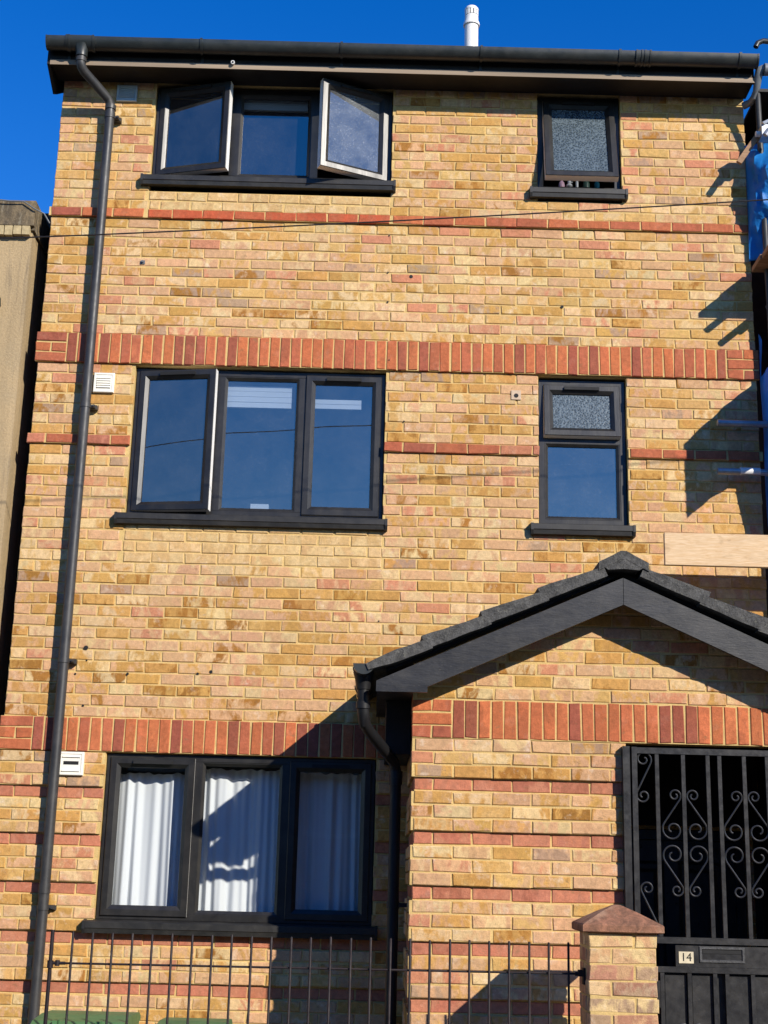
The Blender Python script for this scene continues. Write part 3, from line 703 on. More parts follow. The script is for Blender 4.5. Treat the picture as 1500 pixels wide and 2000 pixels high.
# black sheets that paint in the lobby's shade, and front door behind the gate
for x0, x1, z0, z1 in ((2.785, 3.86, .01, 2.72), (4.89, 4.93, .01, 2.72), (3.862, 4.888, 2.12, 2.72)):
    mb = MB(); mb.box(x0, x1, -.045, -.024, z0, z1); mb.build('lobby_shade_sheet', M_BLACK, house)
mb = MB(); mb.ring([(0, .12), (0, .03), (.06, .03), (.06, .12)], 3.905, 4.845, .005, 2.095); d = mb.build('front_door', M_IRON, house)
mb = MB(); mb.box(3.966, 4.784, .05, .09, .02, 2.03)
for x0, x1 in ((4.03, 4.33), (4.42, 4.72)):
    for z0, z1 in ((.15, .85), (1.0, 1.9)): mb.ring([(0, .0495), (.02, .035), (.05, .035), (.07, .048)], x0, x1, z0, z1)
mb.build('door_leaf', M_IRON, d); mb = MB(); mb.tube([(4.08, .03, 1.0), (4.08, .05, 1.0)], .025, 12); mb.build('handle', M_GPVC, d)

# ------------------------------------------------------------------ porch
YP = -1.115; PX0, PX1, PC = 2.655, 5.06, 3.857; PZ = S1+.037; SL = .447
porch = thing('brick_porch', 'gabled yellow brick porch with black bargeboards and a grey tiled roof', 'porch', ((PX0+PX1)/2, YP, 0))
GX0, GX1, GZ1 = 3.89, 4.84, PZ-.002       # gate opening
UND = lambda x: 3.53-SL*abs(x-PC)         # underside of the tiles
mb = MB()
def psheet(x0, x1, z0, z1, y): mb.box(x0, x1, y, y+.1, z0, z1)
psheet(PX0+.02, GX0, -.1, PZ, YP+.026); psheet(GX1, PX1-.02, -.1, PZ, YP+.026); psheet(GX0, GX1, -.1, .12, YP+.026)
for g0 in (-3, -7, -11, -15, -19, -23, -27, -31):
    for a, b in ((PX0+.003, GX0-.003), (GX1+.003, PX1-.003)): mb.box(a, b, YP+.006, YP+.0225, PZ+g0*CRS+.004, PZ+(g0+3)*CRS-.004)
mb.box(PX0+.003, PX1-.003, YP+.006, YP+.12, PZ, PZ+3*CRS)
zg_ = PZ+3*CRS; xl = PC-(3.50-zg_)/SL
mb.prism([(PX0+.003, zg_), (PX1-.003, zg_), (PX1-.003, max(zg_+.001, UND(PX1)-.02)), (PC, 3.50), (PX0+.003, max(zg_+.001, UND(PX0)-.02))], 'y', YP+.006, YP+.12)
pwall = mb.build('porch_wall', M_MORTAR, porch)
pw = Wall()
for n in range(-33, 0):
    ph = 0. if n % 2 else -.1125; hl = [(GX0, GX1)] if PZ+n*CRS > .1 else []
    if n % 4 == 0: pw.course(n, PZ, PX0+.02, PX1-.02, YP+.02, lambda z: tone_stripe(), hl, ph)
    else: pw.course(n, PZ, PX0, PX1, YP, tone_yellow, hl, ph+.02)
pw.quoin(PZ, PX0, PX0+.235, YP, lambda: tone_red(.3), 0)
n_s = 26; pw.soldiers(PZ, PX0+.23, PX0+.23+n_s*CRS, YP, lambda: tone_red(.72))
pw.quoin(PZ, PX0+.23+n_s*CRS+.005, PX1+MJ, YP, lambda: tone_red(.3), 1)
for n in range(3, 13):
    z1 = PZ+(n+1)*CRS; hwid = (3.515-z1)/SL
    if hwid < .1: break
    pw.course(n, PZ, max(PX0, PC-hwid), min(PX1, PC+hwid), YP, lambda z: tone_yellow(4.2), (), .03 if n % 2 else -.0825)
pw.finish(pwall, 300)
# side walls of the porch
mb = MB(); mb.box(PX1-.12, PX1-.02, YP+.13, -.003, -.1, PZ+.3); mb.build('side_wall', M_BLACK, porch)  # black colour stands in for the shade inside the lobby
mb = MB(); mb.box(PX0+.125, PX1-.125, YP+.13, -.003, 2.74, 2.78); mb.build('lobby_ceiling', M_BLACK, porch)  # black like the sheets, to paint in the lobby's shade
mb = MB(); mb.box(PX0+.02, PX0+.12, YP+.13, -.003, -.1, PZ+.3); side = mb.build('side_wall', M_MORTAR, porch)
sw = Wall()
for n in range(-33, 4):
    z0 = PZ+n*CRS+.005; a = YP+.034+(.0 if n % 2 else -.1125)
    while a < -.025:
        y0, y1 = max(a, YP+.034), min(a+.215, -.025)
        if y1-y0 > .03: sw.brick(y0, y1, z0, z0+.065, PX0+(.017 if n % 4 == 0 else 0), tone_yellow(z0) if n % 4 and n < 0 else tone_stripe(), 1, 'x-', .03)
        a += .225
sw.finish(side, 0)
# porch roof tiles: rows up the slope, columns along the depth
ang = math.atan(SL); YF = -1.345
tiles_parent = MB(); tiles_parent.prism([(PC-1.36, UND(PC-1.36)-.002), (PC, 3.525), (PC+1.36, UND(PC+1.36)-.002), (PC+1.36, UND(PC+1.36)-.03), (PC, 3.495), (PC-1.36, UND(PC-1.36)-.03)], 'y', YP-.13, -.002)
proof = tiles_parent.build('porch_roof', M_SOFFIT, porch)
steps = [1.458, 1.135, .80, .47, .13]     # horizontal distance of the lower edge of each course from the ridge
tile_cache = {}
for sgn in (-1, 1):
    for r in range(4):
        d0, d1 = steps[r], steps[r+1]-.03
        ln = (d0-d1)/cos(ang)
        for c in range(5):
            wdt = (-YF-.003)/5
            y0 = YF+c*wdt+.002; y1 = y0+wdt-.004
            key = (r, c == 0)
            # local: x along slope upward from the lower edge, z normal to slope
            mbt = MB(); th = .040 if c == 0 else .026; dn = .018 if c == 0 else 0
            nseg = 6
            # slightly uneven slab, lower edge lifted on the course below
            vs, fs = [], []
            for i in range(nseg+1):
                t = i/nseg; lift = .032*(1-t)+.002
                for (yy, zz) in ((y0, 0), (y1, 0), (y1, th), (y0, th)):
                    jx = R.uniform(-.003, .003) if c == 0 else 0; jz = R.uniform(-.0025, .0025)
                    vs.append((t*ln, yy+ (R.uniform(-.003,.003) if yy == y0 else 0), zz*(1 if r or not c == 0 else .35+.65*min(1, t*2))+lift*(1 if zz else .3)-(0 if zz else dn*(1 if r else min(1, t*2)))+jz))
            for i in range(nseg):
                for k in range(4): fs.append((i*4+k, i*4+(k+1) % 4, (i+1)*4+(k+1) % 4, (i+1)*4+k))
            fs.append((3,2,1,0)); fs.append((nseg*4, nseg*4+1, nseg*4+2, nseg*4+3))
            out = []
            for x, y, z in vs:
                wx = x*cos(ang)-z*sin(ang); wz = x*sin(ang)+z*cos(ang)
                out.append((PC+sgn*(d0-wx), y, UND(PC-d0)+wz))
            mbt.add(out, fs); mbt.build('roof_tile', M_TILE, proof)
for c in range(4):
    wdt = (-YF+.005-.003)/4; y0 = YF-.006+c*wdt; mb = MB(); w2 = .145; zt_ = 3.618
    def rp(o, n=0): return [(PC-w2-.002*o, zt_-SL*w2*1.05-o*0.02), (PC-w2*.45, zt_-SL*w2*.42), (PC-.018, zt_), (PC+.018, zt_), (PC+w2*.45, zt_-SL*w2*.42), (PC+w2+.002*o, zt_-SL*w2*1.05-o*.02)]
    up = rp(0); lo = [(x, z-.050) for x, z in reversed(up)]
    mb.prism(up+lo, 'y', y0+.001, y0+wdt-.003); mb.build('ridge_tile', M_TILE, proof)
mb = MB(); mb.prism([(PC-.138, 3.535), (PC-.02, 3.59), (PC+.02, 3.59), (PC+.138, 3.535), (PC+.09, 3.505), (PC, 3.512), (PC-.09, 3.505)], 'y', YF-.003, -.004); mb.build('ridge_bedding', M_TILE, proof)
# bargeboards
YB = -1.315; bt = lambda x: 3.465-SL*abs(x-PC); bb = lambda x: 3.307-SL*abs(x-PC)-.0
xl0 = at(735, 1325, YB).x; xl1 = at(835, 1340, YB).x; zb_ = at(780, 1351, YB).z
polyL = [(xl0, zb_), (xl1, zb_), (xl1, bb(xl1)), (PC-.0015, bb(PC)), (PC-.0015, bt(PC)), (xl0, bt(xl0))]
mb = MB(); mb.prism(polyL, 'y', YB, YB+.022); mb.build('bargeboard', M_BARGE, porch)
mb = MB(); mb.prism([(2*PC-x, z) for x, z in polyL], 'y', YB, YB+.022); mb.build('bargeboard', M_BARGE, porch)
mb = MB(); mb.box(xl0+.005, xl0+.025, YB+.023, -.01, zb_+.002, bt(xl0)-.005); mb.box(xl0+.026, PX0-.002, YB+.023, -.01, zb_+.002, zb_+.016); mb.build('eaves_board', M_BARGE, porch)
mb = MB(); mb.box(2*PC-xl0-.025, 2*PC-xl0-.005, YB+.023, -.01, zb_+.002, bt(xl0)-.005); mb.box(PX1+.002, 2*PC-xl0-.026, YB+.023, -.01, zb_+.002, zb_+.016); mb.build('eaves_board', M_BARGE, porch)
mb = MB(); mb.box(2.505, PX0-.003, -.89, -.006, 2.46, zb_-.001); mb.build('eaves_shadow_filler', M_BLACK, porch)  # added black box, fills out the shadow under the eaves
mb = MB()
for sgn in (-1, 1):
    x1_ = PC+sgn*1.36; mb.add([(PC, YB+.024, 3.44), (x1_, YB+.024, 3.44-SL*1.36), (x1_, YP-.002, 3.44-SL*1.36), (PC, YP-.002, 3.44), (PC, YB+.024, 3.455), (x1_, YB+.024, 3.455-SL*1.36), (x1_, YP-.002, 3.455-SL*1.36), (PC, YP-.002, 3.455)], [(0,1,2,3),(7,6,5,4),(0,4,5,1),(1,5,6,2),(2,6,7,3)])
mb.build('verge_soffit', M_BARGE, porch)
# porch gutter along the depth on the left eaves
gx, gz, gr = 2.368, 2.925, .058
mb = MB(); n = 14
prof = [(gx-gr*cos(pi*i/n), gz-gr*sin(pi*i/n)) for i in range(n+1)] + [(gx-(gr-.004)*cos(pi*i/n), gz-(gr-.004)*sin(pi*i/n)) for i in range(n, -1, -1)]
mb.prism(prof, 'y', -1.325, -.004); pg = mb.build('gutter', M_GUT, porch, True)
mb = MB(); mb.prism([(gx-(gr+.003)*cos(pi*i/n), gz-(gr+.003)*sin(pi*i/n)) for i in range(n+1)], 'y', -1.334, -1.324); mb.build('end_cap', M_GUT, pg)
for yb in (-1.16, -.35):
    mb = MB(); prof = [(gx-(gr+.008)*cos(pi*i/n), gz+.004-(gr+.008)*sin(pi*i/n)) for i in range(n+1)] + [(gx-(gr+.001)*cos(pi*i/n), gz+.004-(gr+.001)*sin(pi*i/n)) for i in range(n, -1, -1)]; mb.prism(prof, 'y', yb-.01, yb+.01)
    mb.build('gutter_bracket', M_GUT, pg, True)
mb = MB(); oy = -1.19; PJY = -.80; PJX = at(769, 1700, PJY).x
mb.tube([(gx, oy, gz-.03), (gx, oy, gz-.09), (gx, oy, gz-.13)], .04, 14, rs=[.062, .044, .040])
mb.tube([(gx, oy, gz-.12), (gx+.004, oy, gz-.26), (gx+.012, oy+.02, gz-.32), (gx+.04, oy+.09, gz-.36), (PJX-.05, PJY-.09, gz-.47), (PJX-.012, PJY-.02, gz-.51), (PJX-.002, PJY, gz-.56), (PJX, PJY, gz-.7), (PJX, PJY, .05)], .034, 14)
M_DPIPE = simple('matt_black_pipe', (.009, .009, .010), .5, .2, 8, .3)
pp = mb.build('downpipe', M_DPIPE, porch, True)
for z, rr in ((gz-.22, .041), (gz-.58, .041), (gz-.62, .039), (1.6, .038), (.9, .038)):
    mb = MB(); xx, yy = (gx+.002, oy) if z > gz-.4 else (PJX, PJY); mb.tube([(xx, yy, z-.02), (xx, yy, z+.02)], rr, 14)
    if z < 2: mb.box(PJX, PX0-.001, PJY-.02, PJY+.02, z-.012, z+.012)
    mb.build('pipe_clip', M_DPIPE, pp, True)
# step and ceiling
mb = MB(); mb.box(GX0-.1, GX1+.1, -1.50, YP-.004, .001, .10); mb.build('step', M_PAVE, porch)

# ------------------------------------------------------------------ gate
YG = -1.150
gate = thing('security_gate', 'black wrought iron gate with scrolls, letter slot and a number plate in the porch opening', 'gate', ((GX0+GX1)/2, YG, .12))
def gpart(name, fn, m=M_IRON, label=None):
    mb = MB(); fn(mb); o = mb.build(name, m, gate); return o
zt_g = at(1240, 1458, YG).z
gpart('gate_post', lambda mb: mb.box(3.862, 3.902, YG-.012, YP+.06, .12, zt_g))
gpart('gate_post', lambda mb: mb.box(4.845, 4.885, YG-.012, YP+.06, .12, zt_g))
def gbar(x, w, z0, z1, name='bar', y0=YG-.008, y1=YG+.010): return gpart(name, lambda mb: mb.box(x-w/2, x+w/2, y0, y1, z0, z1))
zr1, zr2 = at(1298, 1836, YG).z, at(1298, 1893, YG).z
gbar(3.928, .030, .12, zt_g-.003, 'stile', YG-.014, YG+.016); gbar(4.815, .030, .12, zt_g-.003, 'stile', YG-.014, YG+.016)
for z, h in ((zt_g-.022, .034), (zr1, .034), (zr2, .030), (.16, .034)): gpart('rail', lambda mb: mb.box(3.944, 4.799, YG-.012, YG+.014, z-h/2, z+h/2))
bx = [4.057, 4.207, 4.348, 4.415, 4.556, 4.688]
for x in bx:
    gbar(x, .022, zr1+.018, zt_g-.040); gbar(x, .022, .178, zr2-.016)
mbp = MB(); mbp.box(4.135, 4.745, YG-.002, YG+.004, zr2+.016, zr1-.026); pnl = mbp.build('letter_panel', M_IRON, gate)
mbp = MB(); mbp.box(3.946, 4.797, YG+.030, YG+.034, .18, zr2-.02); mbp.build('back_sheet', M_IRON, gate)
for x0, x1 in ((4.075, 4.19), (4.225, 4.335), (4.43, 4.545), (4.57, 4.68)):
    gpart('panel', lambda mb: mb.box(x0, x1, YG+.012, YG+.018, .19, zr2-.028))
gpart('lock_box', lambda mb: mb.box(3.946, 4.06, YG-.006, YG+.02, zr2-.2, zr2-.06))
mb = MB(); lx0, lx1 = at(1370, 1870, YG).x, at(1450, 1870, YG).x; lz0, lz1 = zr2+.052, zr2+.112
mb.ring([(-.014, YG-.003), (-.010, YG-.009), (.0, YG-.009), (.004, YG-.003)], lx0, lx1, lz0, lz1); lp = mb.build('letter_slot', simple('worn_gate_paint', (.05, .05, .05), .5, .6, 60, .4, .003, 120), pnl)
mb = MB(); mb.box(lx0+.006, lx1-.006, YG-.0045, YG-.0025, lz0+.036, lz1-.004); mb.build('slot', M_BLACK, pnl)
a, b = at(1326, 1881, YG), at(1354, 1859, YG); mb = MB(); mb.box(a.x, b.x, YG-.0055, YG-.0025, a.z, b.z); plate = mb.build('number_plate', M_PLATE, pnl)
cu = bpy.data.curves.new('house_number', 'FONT'); cu.body = '14'; cu.size = .062; cu.align_x = 'CENTER'; cu.align_y = 'CENTER'; cu.extrude = .0006; cu.offset = .0
tmp = bpy.data.objects.new('house_number', cu); me = bpy.data.meshes.new_from_object(tmp); bpy.data.objects.remove(tmp)
me.transform(Matrix.Translation(((a.x+b.x)/2, YG-.0062, (a.z+b.z)/2)) @ Matrix.Rotation(pi/2, 4, 'X')); me.materials.clear(); me.materials.append(M_INK)
link('house_number', me, gate)
# scrolls
def scroll_pts(c1, r1, c2, r2, hand, turns=1.25, n=30):
    """S scroll in the x-z plane: spiral round c1, straight, spiral round c2 turning the other way; hand = +1 starts anticlockwise"""
    m = hand
    X1, X2 = (c1[0]*m, c1[1]), (c2[0]*m, c2[1])
    dx, dz = X2[0]-X1[0], X2[1]-X1[1]; d = sqrt(dx*dx+dz*dz); al = atan2(dz, dx)+asin(min(.999, (r1+r2)/d))
    out = []
    for i in range(n+1):
        t = i/n; th = al-pi/2-(1-t)*turns*2*pi; r = r1*(.22+.78*t**.8); out.append((X1[0]+r*cos(th), X1[1]+r*sin(th)))
    for i in range(n+1):
        t = i/n; th = al+pi/2-t*turns*2*pi; r = r2*(.22+.78*(1-t)**.8); out.append((X2[0]+r*cos(th), X2[1]+r*sin(th)))
    return [(p[0]*m, p[1]) for p in out]
def scroll(c1, r1, c2, r2, hand):
    mb = MB(); mb.tube([(x, YG+.001, z) for x, z in scroll_pts(c1, r1, c2, r2, hand)], .0052, 6); mb.build('scroll', M_IRON, gate, True)
zs1, zs2, zs3, zs4 = 2.243, 2.043, 1.925, 1.723
for xc, hw in ((4.207, .150), (4.556, .140)):
    for sg in (-1, 1):
        scroll((xc+sg*.052, zs1), .036, (xc+sg*.068, zs2+.01), .060, 1 if sg > 0 else -1)
        scroll((xc+sg*.052, zs4), .036, (xc+sg*.068, zs3-.01), .060, -1 if sg > 0 else 1)
scroll((3.976, zs1-.005), .040, (3.982, 2.442), .046, -1)
scroll((3.988, zs4+.006), .038, (4.010, 1.50), .044, 1)
for xc in (4.205, 4.50):
    for sg in (-1, 1): scroll((xc+sg*.045, .99), .035, (xc+sg*.045, .80), .035, 1 if sg > 0 else -1)

# ------------------------------------------------------------------ front pier
PIY0, PIY1 = -1.90, -1.56; PIX0, PIX1 = at(1151, 1900, PIY0).x, at(1284, 1900, PIY0).x; PZT = at(1215, 1823, PIY0).z
pier = thing('brick_pier', 'short square brick gate pier with a red pyramid cap beside the gate', 'pier', ((PIX0+PIX1)/2, (PIY0+PIY1)/2, -.04))
mb = MB(); mb.box(PIX0+.004, PIX1-.004, PIY0+.004, PIY1-.004, -.05, PZT); core = mb.build('pier_core', M_MORTAR, pier)
pt = lambda: R.choice(((jit(PINK), jit(GREYB)), (jit((.40,.20,.12)), jit(PINK)), (jit(GREYB), jit(PALE)), (jit(PALE), jit(PINK)), (jit((.36,.18,.11)), jit(GREYB))))
zz = PZT; k = 0; prim = []
while zz > .0:
    z0 = zz-.0775+MJ; xm = PIX0+(.224 if k % 2 == 0 else .107)
    for x0, x1 in ((PIX0, xm), (xm+MJ, PIX1)):
        m1 = MB(); brick_geo(m1, -(x1-x0)/2, (x1-x0)/2, -(zz-z0)/2, (zz-z0)/2, 0, pt(), .095, j=1.5); link('brick', m1.mesh('brick', M_BRICK), core, ((x0+x1)/2, PIY0, (z0+zz)/2))
    for y0, y1 in ((PIY0+.105, PIY0+.205) if k % 2 == 0 else (PIY0+.105, PIY1), (PIY0+.215, PIY1) if k % 2 == 0 else (0, 0)):
        if y1-y0 < .02: continue
        m1 = MB(); brick_geo(m1, -(y1-y0)/2, (y1-y0)/2, -(zz-z0)/2, (zz-z0)/2, 0, pt(), .095, 'x-', 1.5); link('brick', m1.mesh('brick', M_BRICK), core, (PIX0, (y0+y1)/2, (z0+zz)/2))
        m1 = MB(); brick_geo(m1, -(y1-y0)/2, (y1-y0)/2, -(zz-z0)/2, (zz-z0)/2, -.0015, pt(), .095, 'x-', 1.); m1.v = [(-a, b, c) for a, b, c in m1.v]; link('brick', m1.mesh('brick', M_BRICK), core, (PIX1, (y0+y1)/2, (z0+zz)/2))
    zz -= .0775; k += 1
cxp, cyp = (PIX0+PIX1)/2, (PIY0+PIY1)/2; hw = (PIX1-PIX0)/2+.034
mb = MB(); vs = []
nn = 8
def sq(h, z): return [(cxp-h, cyp-h, z), (cxp+h, cyp-h, z), (cxp+h, cyp+h, z), (cxp-h, cyp+h, z)]
cz_ = PZT+.001; za = at(1203, 1767, (PIY0+PIY1)/2).z
vs = sq(hw-.012, cz_) + sq(hw, cz_+.006) + sq(hw, cz_+.036) + sq(hw-.006, cz_+.043) + sq(hw*.45, cz_+.043+(za-cz_-.043)*.62) + sq(.016, za)
fs = [(3,2,1,0)] + [(i*4+k, i*4+(k+1) % 4, (i+1)*4+(k+1) % 4, (i+1)*4+k) for i in range(5) for k in range(4)] + [(20,21,22,23)]
mb.add(vs, fs); mb.build('cap_stone', M_CAP, pier)

# ------------------------------------------------------------------ fence
YFN = -1.74
fence = thing('metal_fence', 'low black metal bar fence in front of the house, ending at the brick pier', 'fence', (2.2, YFN, .35))
f0, f1 = at(115, 1881, YFN), at(1130, 1902, YFN); zr = lambda x: f0.z+(f1.z-f0.z)*(x-f0.x)/(f1.x-f0.x)
FX0 = at(101, 1850, YFN).x; FX1 = PIX0+.001; FZT = at(101, 1819, YFN).z
mb = MB(); mb.tube([(FX0+.07, YFN, zr(FX0+.07)), (FX1-.002, YFN, zr(FX1))], .0055, 8); mb.build('rail', M_FENCE, fence)
mb = MB(); mb.tube([(FX0, YFN, .62), (FX1-.002, YFN, .62)], .0055, 8); mb.build('rail', M_FENCE, fence)
x = at(143, 1840, YFN).x; xe = at(1110, 1850, YFN).x; nb = 25; stp = (xe-x)/nb
mbar = MB(); mbar.tube([(0, 0, .30), (0, 0, FZT-.004), (0, 0, FZT)], .0062, 8, rs=[.0062, .0062, .004]); mebar = mbar.mesh('bar', M_FENCE, True)
for i in range(nb+1):
    xx = x+i*stp; o = link('bar', mebar, fence, (xx+R.uniform(-.0015, .0015), YFN-.011, .004*(xx-.9)+R.uniform(-.004, .004)))
    mbw = None
mb = MB(); mb.tube([(FX0, YFN-.004, .30), (FX0, YFN-.004, FZT+.008)], .010, 10); po = mb.build('end_post', M_FENCE, fence, True)
mb = MB(); mb.tube([(FX0, YFN-.004, zr(.9)-.025), (FX0, YFN-.004, zr(.9)+.012)], .0155, 10); mb.tube([(FX0, YFN-.002, zr(.9)), (FX0+.075, YFN, zr(.9))], .008, 8); mb.tube([(FX0+.035, YFN, zr(.9)-.014), (FX0+.035, YFN, zr(.9)+.014)], .012, 8); mb.build('bracket', M_FENCE, fence, True)
mb = MB(); mb.tube([(FX1-.05, YFN, zr(3.5)), (FX1, YFN, zr(3.5))], .011, 8); mb.box(FX1-.012, FX1, YFN-.03, YFN+.03, zr(3.5)-.05, zr(3.5)+.03); mb.box(FX1-.035, FX1-.006, YFN-.018, YFN+.014, zr(3.5)-.012, zr(3.5)+.02); mb.build('bracket', M_FENCE, fence)
low = thing('low_wall', 'low brick plinth wall under the black bar fence', 'wall', (2.15, YFN, -.04))
mb = MB(); mb.box(.80, FX1-.004, YFN-.1, YFN+.1, -.05, .30); lw = mb.build('wall_core', M_MORTAR, low)
lww = Wall()
for n in range(5): lww.course(n, -.045, .80, FX1-.004, YFN-.104, tone_yellow, (), 0 if n % 2 else -.1125)
lww.finish(lw, 0)
mb = MB(); mb.box(.78, FX1-.004, YFN-.13, YFN+.13, .302, .35); mb.build('coping', M_PAVE, low)

# ------------------------------------------------------------------ bins
def wheelie(x0, x1, y0, y1, ztop, label):
    cx = (x0+x1)/2; b = thing('wheelie_bin', label, 'bin', (cx, (y0+y1)/2, 0), 'green bins behind the fence')
    mb = MB(); t = .05
    vs = [(x0+t, y0+t, .06), (x1-t, y0+t, .06), (x1-t, y1-t*.5, .06), (x0+t, y1-t*.5, .06), (x0+.02, y0+.02, ztop-.09), (x1-.02, y0+.02, ztop-.09), (x1-.02, y1-.02, ztop-.09), (x0+.02, y1-.02, ztop-.09)]
    mb.add(vs, [(3,2,1,0),(4,5,6,7),(0,1,5,4),(1,2,6,5),(2,3,7,6),(3,0,4,7)]); mb.build('body', M_BIN, b)
    mb = MB(); mb.ring([(0, 0), (0, 1)], 0, 1, 0, 1) if False else None
    mb.box(x0, x1, y0, y1, ztop-.088, ztop-.058); mb.build('rim', M_BIN, b)
    mb = MB(); n = 8
    prof = [(y0-.01, ztop-.056), (y0-.012, ztop-.035), (y0+.03, ztop-.018), (y0+(y1-y0)*.45, ztop), (y1-.05, ztop-.006), (y1+.01, ztop-.03), (y1+.01, ztop-.056)]
    mb.prism(prof, 'x', x0-.006, x1+.006); lid = mb.build('lid', M_BIN, b)
    mb = MB(); mb.box(cx-.12, cx+.12, y0-.040, y0-.0125, ztop-.05, ztop-.03); mb.box(cx-.13, cx-.105, y0-.04, y0+.03, ztop-.052, ztop-.010); mb.box(cx+.105, cx+.13, y0-.04, y0+.03, ztop-.052, ztop-.010); mb.build('lid_handle', M_BIN, lid)
    mb = MB(); mb.tube([(x0+.03, y1+.045, ztop-.075), (x1-.03, y1+.045, ztop-.075)], .014, 10)
    for xx in (x0+.07, cx, x1-.07): mb.box(xx-.012, xx+.012, y1-.01, y1+.045, ztop-.088, ztop-.062)
    mb.build('rear_handle', M_BIN, b)
    for xx in (x0+.03, x1-.08):
        mb = MB(); mb.tube([(xx, y1-.02, .10), (xx+.05, y1-.02, .10)], .10, 18); mb.build('wheel', M_BLACK, b, True)
a, b = at(66, 1975, -1.1), at(243, 1975, -1.1); wheelie(a.x, b.x, -1.12, -.56, 0.965, 'green wheelie bin behind the fence next to the black downpipe')
a, b = at(304, 1983, -1.1), at(436, 1983, -1.1); wheelie(a.x, b.x, -1.12, -.60, 0.945, 'smaller green bin behind the fence beneath the centre of the ground floor window')

# ------------------------------------------------------------------ neighbour on the left
nbh = thing('rendered_building', 'tan rendered building with weathered concrete coping left of the brick house', 'building', (-2, 1, 0))
mb = MB(); mb.box(-5, -.125, 0, 7, -.1, 6.20); mb.build('wall', M_TAN, nbh)
mb = MB(); mb.box(-5, -.108, -.05, .4, 6.225, 6.42)
cp = mb.build('coping', M_COPE, nbh)
for i in range(24):
    x1 = -.135-i*.062; m1 = MB(); m1.box(x1-.055, x1, -.046-R.uniform(0, .006), -.002, 6.15+R.uniform(0, .008), 6.222); m1.build('brick', simple('cream_brick', (.42, .33, .18), .9, .25, 25, .1, .004, 60) if i == 0 else bpy.data.materials['cream_brick'], nbh)
mb = MB(); mb.box(-5, -.108, -.02, .4, 6.2005, 6.224); mb.build('fillet', M_COPE, nbh)
mb = MB(); mb.box(-.123, -.004, .45, 7, -.1, 6.60); mb.box(-4, -.130, .5, 7, 6.21, 6.60); mb.build('return_wall', M_DARK, nbh)  # shade of the gap is put into the dark wall colour
mb = MB(); p0 = at(20, 393, -.07); p1 = at(68, 408, -.07); p2 = at(97, 436, -.03)
mb.tube([(p0.x-.15, -.08, p0.z+.01), (p0.x, -.075, p0.z), (p0.x+.1, -.07, p0.z-.0), p1, (p1.x*.5+p2.x*.5+.012, -.05, p1.z*.5+p2.z*.5+.02), p2], .005, 6); tag(mb.build('loose_cable', M_GREY, None, True), 'short loose grey cable drooping over the concrete coping at left', 'cable')
p = at(-3, 592, -.02); mb = MB(); mb.tube([(p.x-.03, -.04, p.z+.06), (p.x+.005, -.05, p.z+.02), (p.x+.01, -.05, p.z-.03), (p.x-.02, -.03, p.z-.06)], .018, 8); mb.build('wall_bracket', M_BLACK, nbh, True)

# ------------------------------------------------------------------ neighbour on the right, scaffold, sheeting
nbr = thing('dark_brick_building', 'dark brick building in shade behind the scaffold at the right edge', 'building', (7.5, 1, 0))
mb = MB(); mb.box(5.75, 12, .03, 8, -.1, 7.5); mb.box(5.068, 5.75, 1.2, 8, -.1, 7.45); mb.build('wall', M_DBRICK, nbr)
mb = MB(); mb.box(5.12, 12, -.22, 1.3, 7.36, 7.385); mb.build('soffit', M_SOFFIT, nbr)
mb = MB(); q = [at(1476, 92, -.3), at(1480, 84, -.3), at(1490, 80, -.3), at(1530, 84, -.3), at(1700, 92, -.3)]; mb.tube(q, .020, 10); mb.build('vent_pipe', M_GUT, nbr, True)
mb = MB(); q = [at(1600, 140, -.28), at(1492, 136, -.28)]; mb.tube(q, .045, 14); ng = mb.build('gutter', M_GREY, nbr, True)
mb = MB(); q = [at(1492, 135, -.26), at(1484, 138, -.26), at(1481, 150, -.25), at(1477, 178, -.2), at(1473, 190, -.18), at(1466, 200, -.12), at(1452, 207, -.08)]; mb.tube(q, .026, 12, rs=[.034, .034, .030, .024, .026, .026, .028]); mb.build('swan_neck', M_GREY, nbr, True)
mb = MB(); q = [at(1479, 175, -.2), at(1484, 260, -.12), at(1486, 420, -.12)]; mb.tube([q[0], q[1], (q[1].x+.02, -.12, 2)], .022, 10); mb.build('downpipe', M_PIPE, nbr, True)

scf = thing('scaffold', 'tube scaffold with couplers against the right corner of the brick house', 'scaffold', (5.9, -.6, -.04))
def pole(name, a, b, r=.024, m=M_LEAD):
    mb = MB(); mb.tube([a, b], r, 12); return mb.build(name, m, scf, True)
XS = 5.12
for x, y in ((5.75, -.72), (7.6, -.72), (6.6, -1.6), (8.0, -1.6)): pole('standard', (x, y, -.04), (x, y, 7.35))
pole('ledger', (at(1401, 825, -.1).x, -.10, at(1401, 826, -.1).z), (7.6, -.10, at(1401, 826, -.1).z-.02))
pole('ledger', (at(1401, 920, -.1).x, -.10, at(1401, 920, -.1).z), (7.6, -.10, at(1401, 920, -.1).z-.02))
mb = MB(); a = at(1445, 920.5, -.1); b = at(1484, 921.5, -.1); mb.tube([a, b], .0275, 12); mb.build('ledger_lit_stretch', M_WPVC, scf, True)  # white sleeve stands in for the sunlit stretch of the ledger
for z0 in (5.93, 4.02): pole('ledger', (5.68, -.77, z0), (7.7, -.77, z0)); pole('ledger', (6.5, -1.65, z0), (8.1, -1.65, z0))
for px, py in ((1381, 645), (1408, 671)):
    t = caster(px, py, 5.20); pole('transom', (5.20, -.05, t.z), t)
t = caster(1445, 648, 5.16); pole('transom', (5.16, -.06, t.z), t)
t = at(1476, 262, -.25); mb = MB(); mb.tube([(t.x-.0, -.25, t.z), (t.x+.14, -.25, t.z)], .022, 12); mb.build('tube_stub', M_WPVC, scf, True)
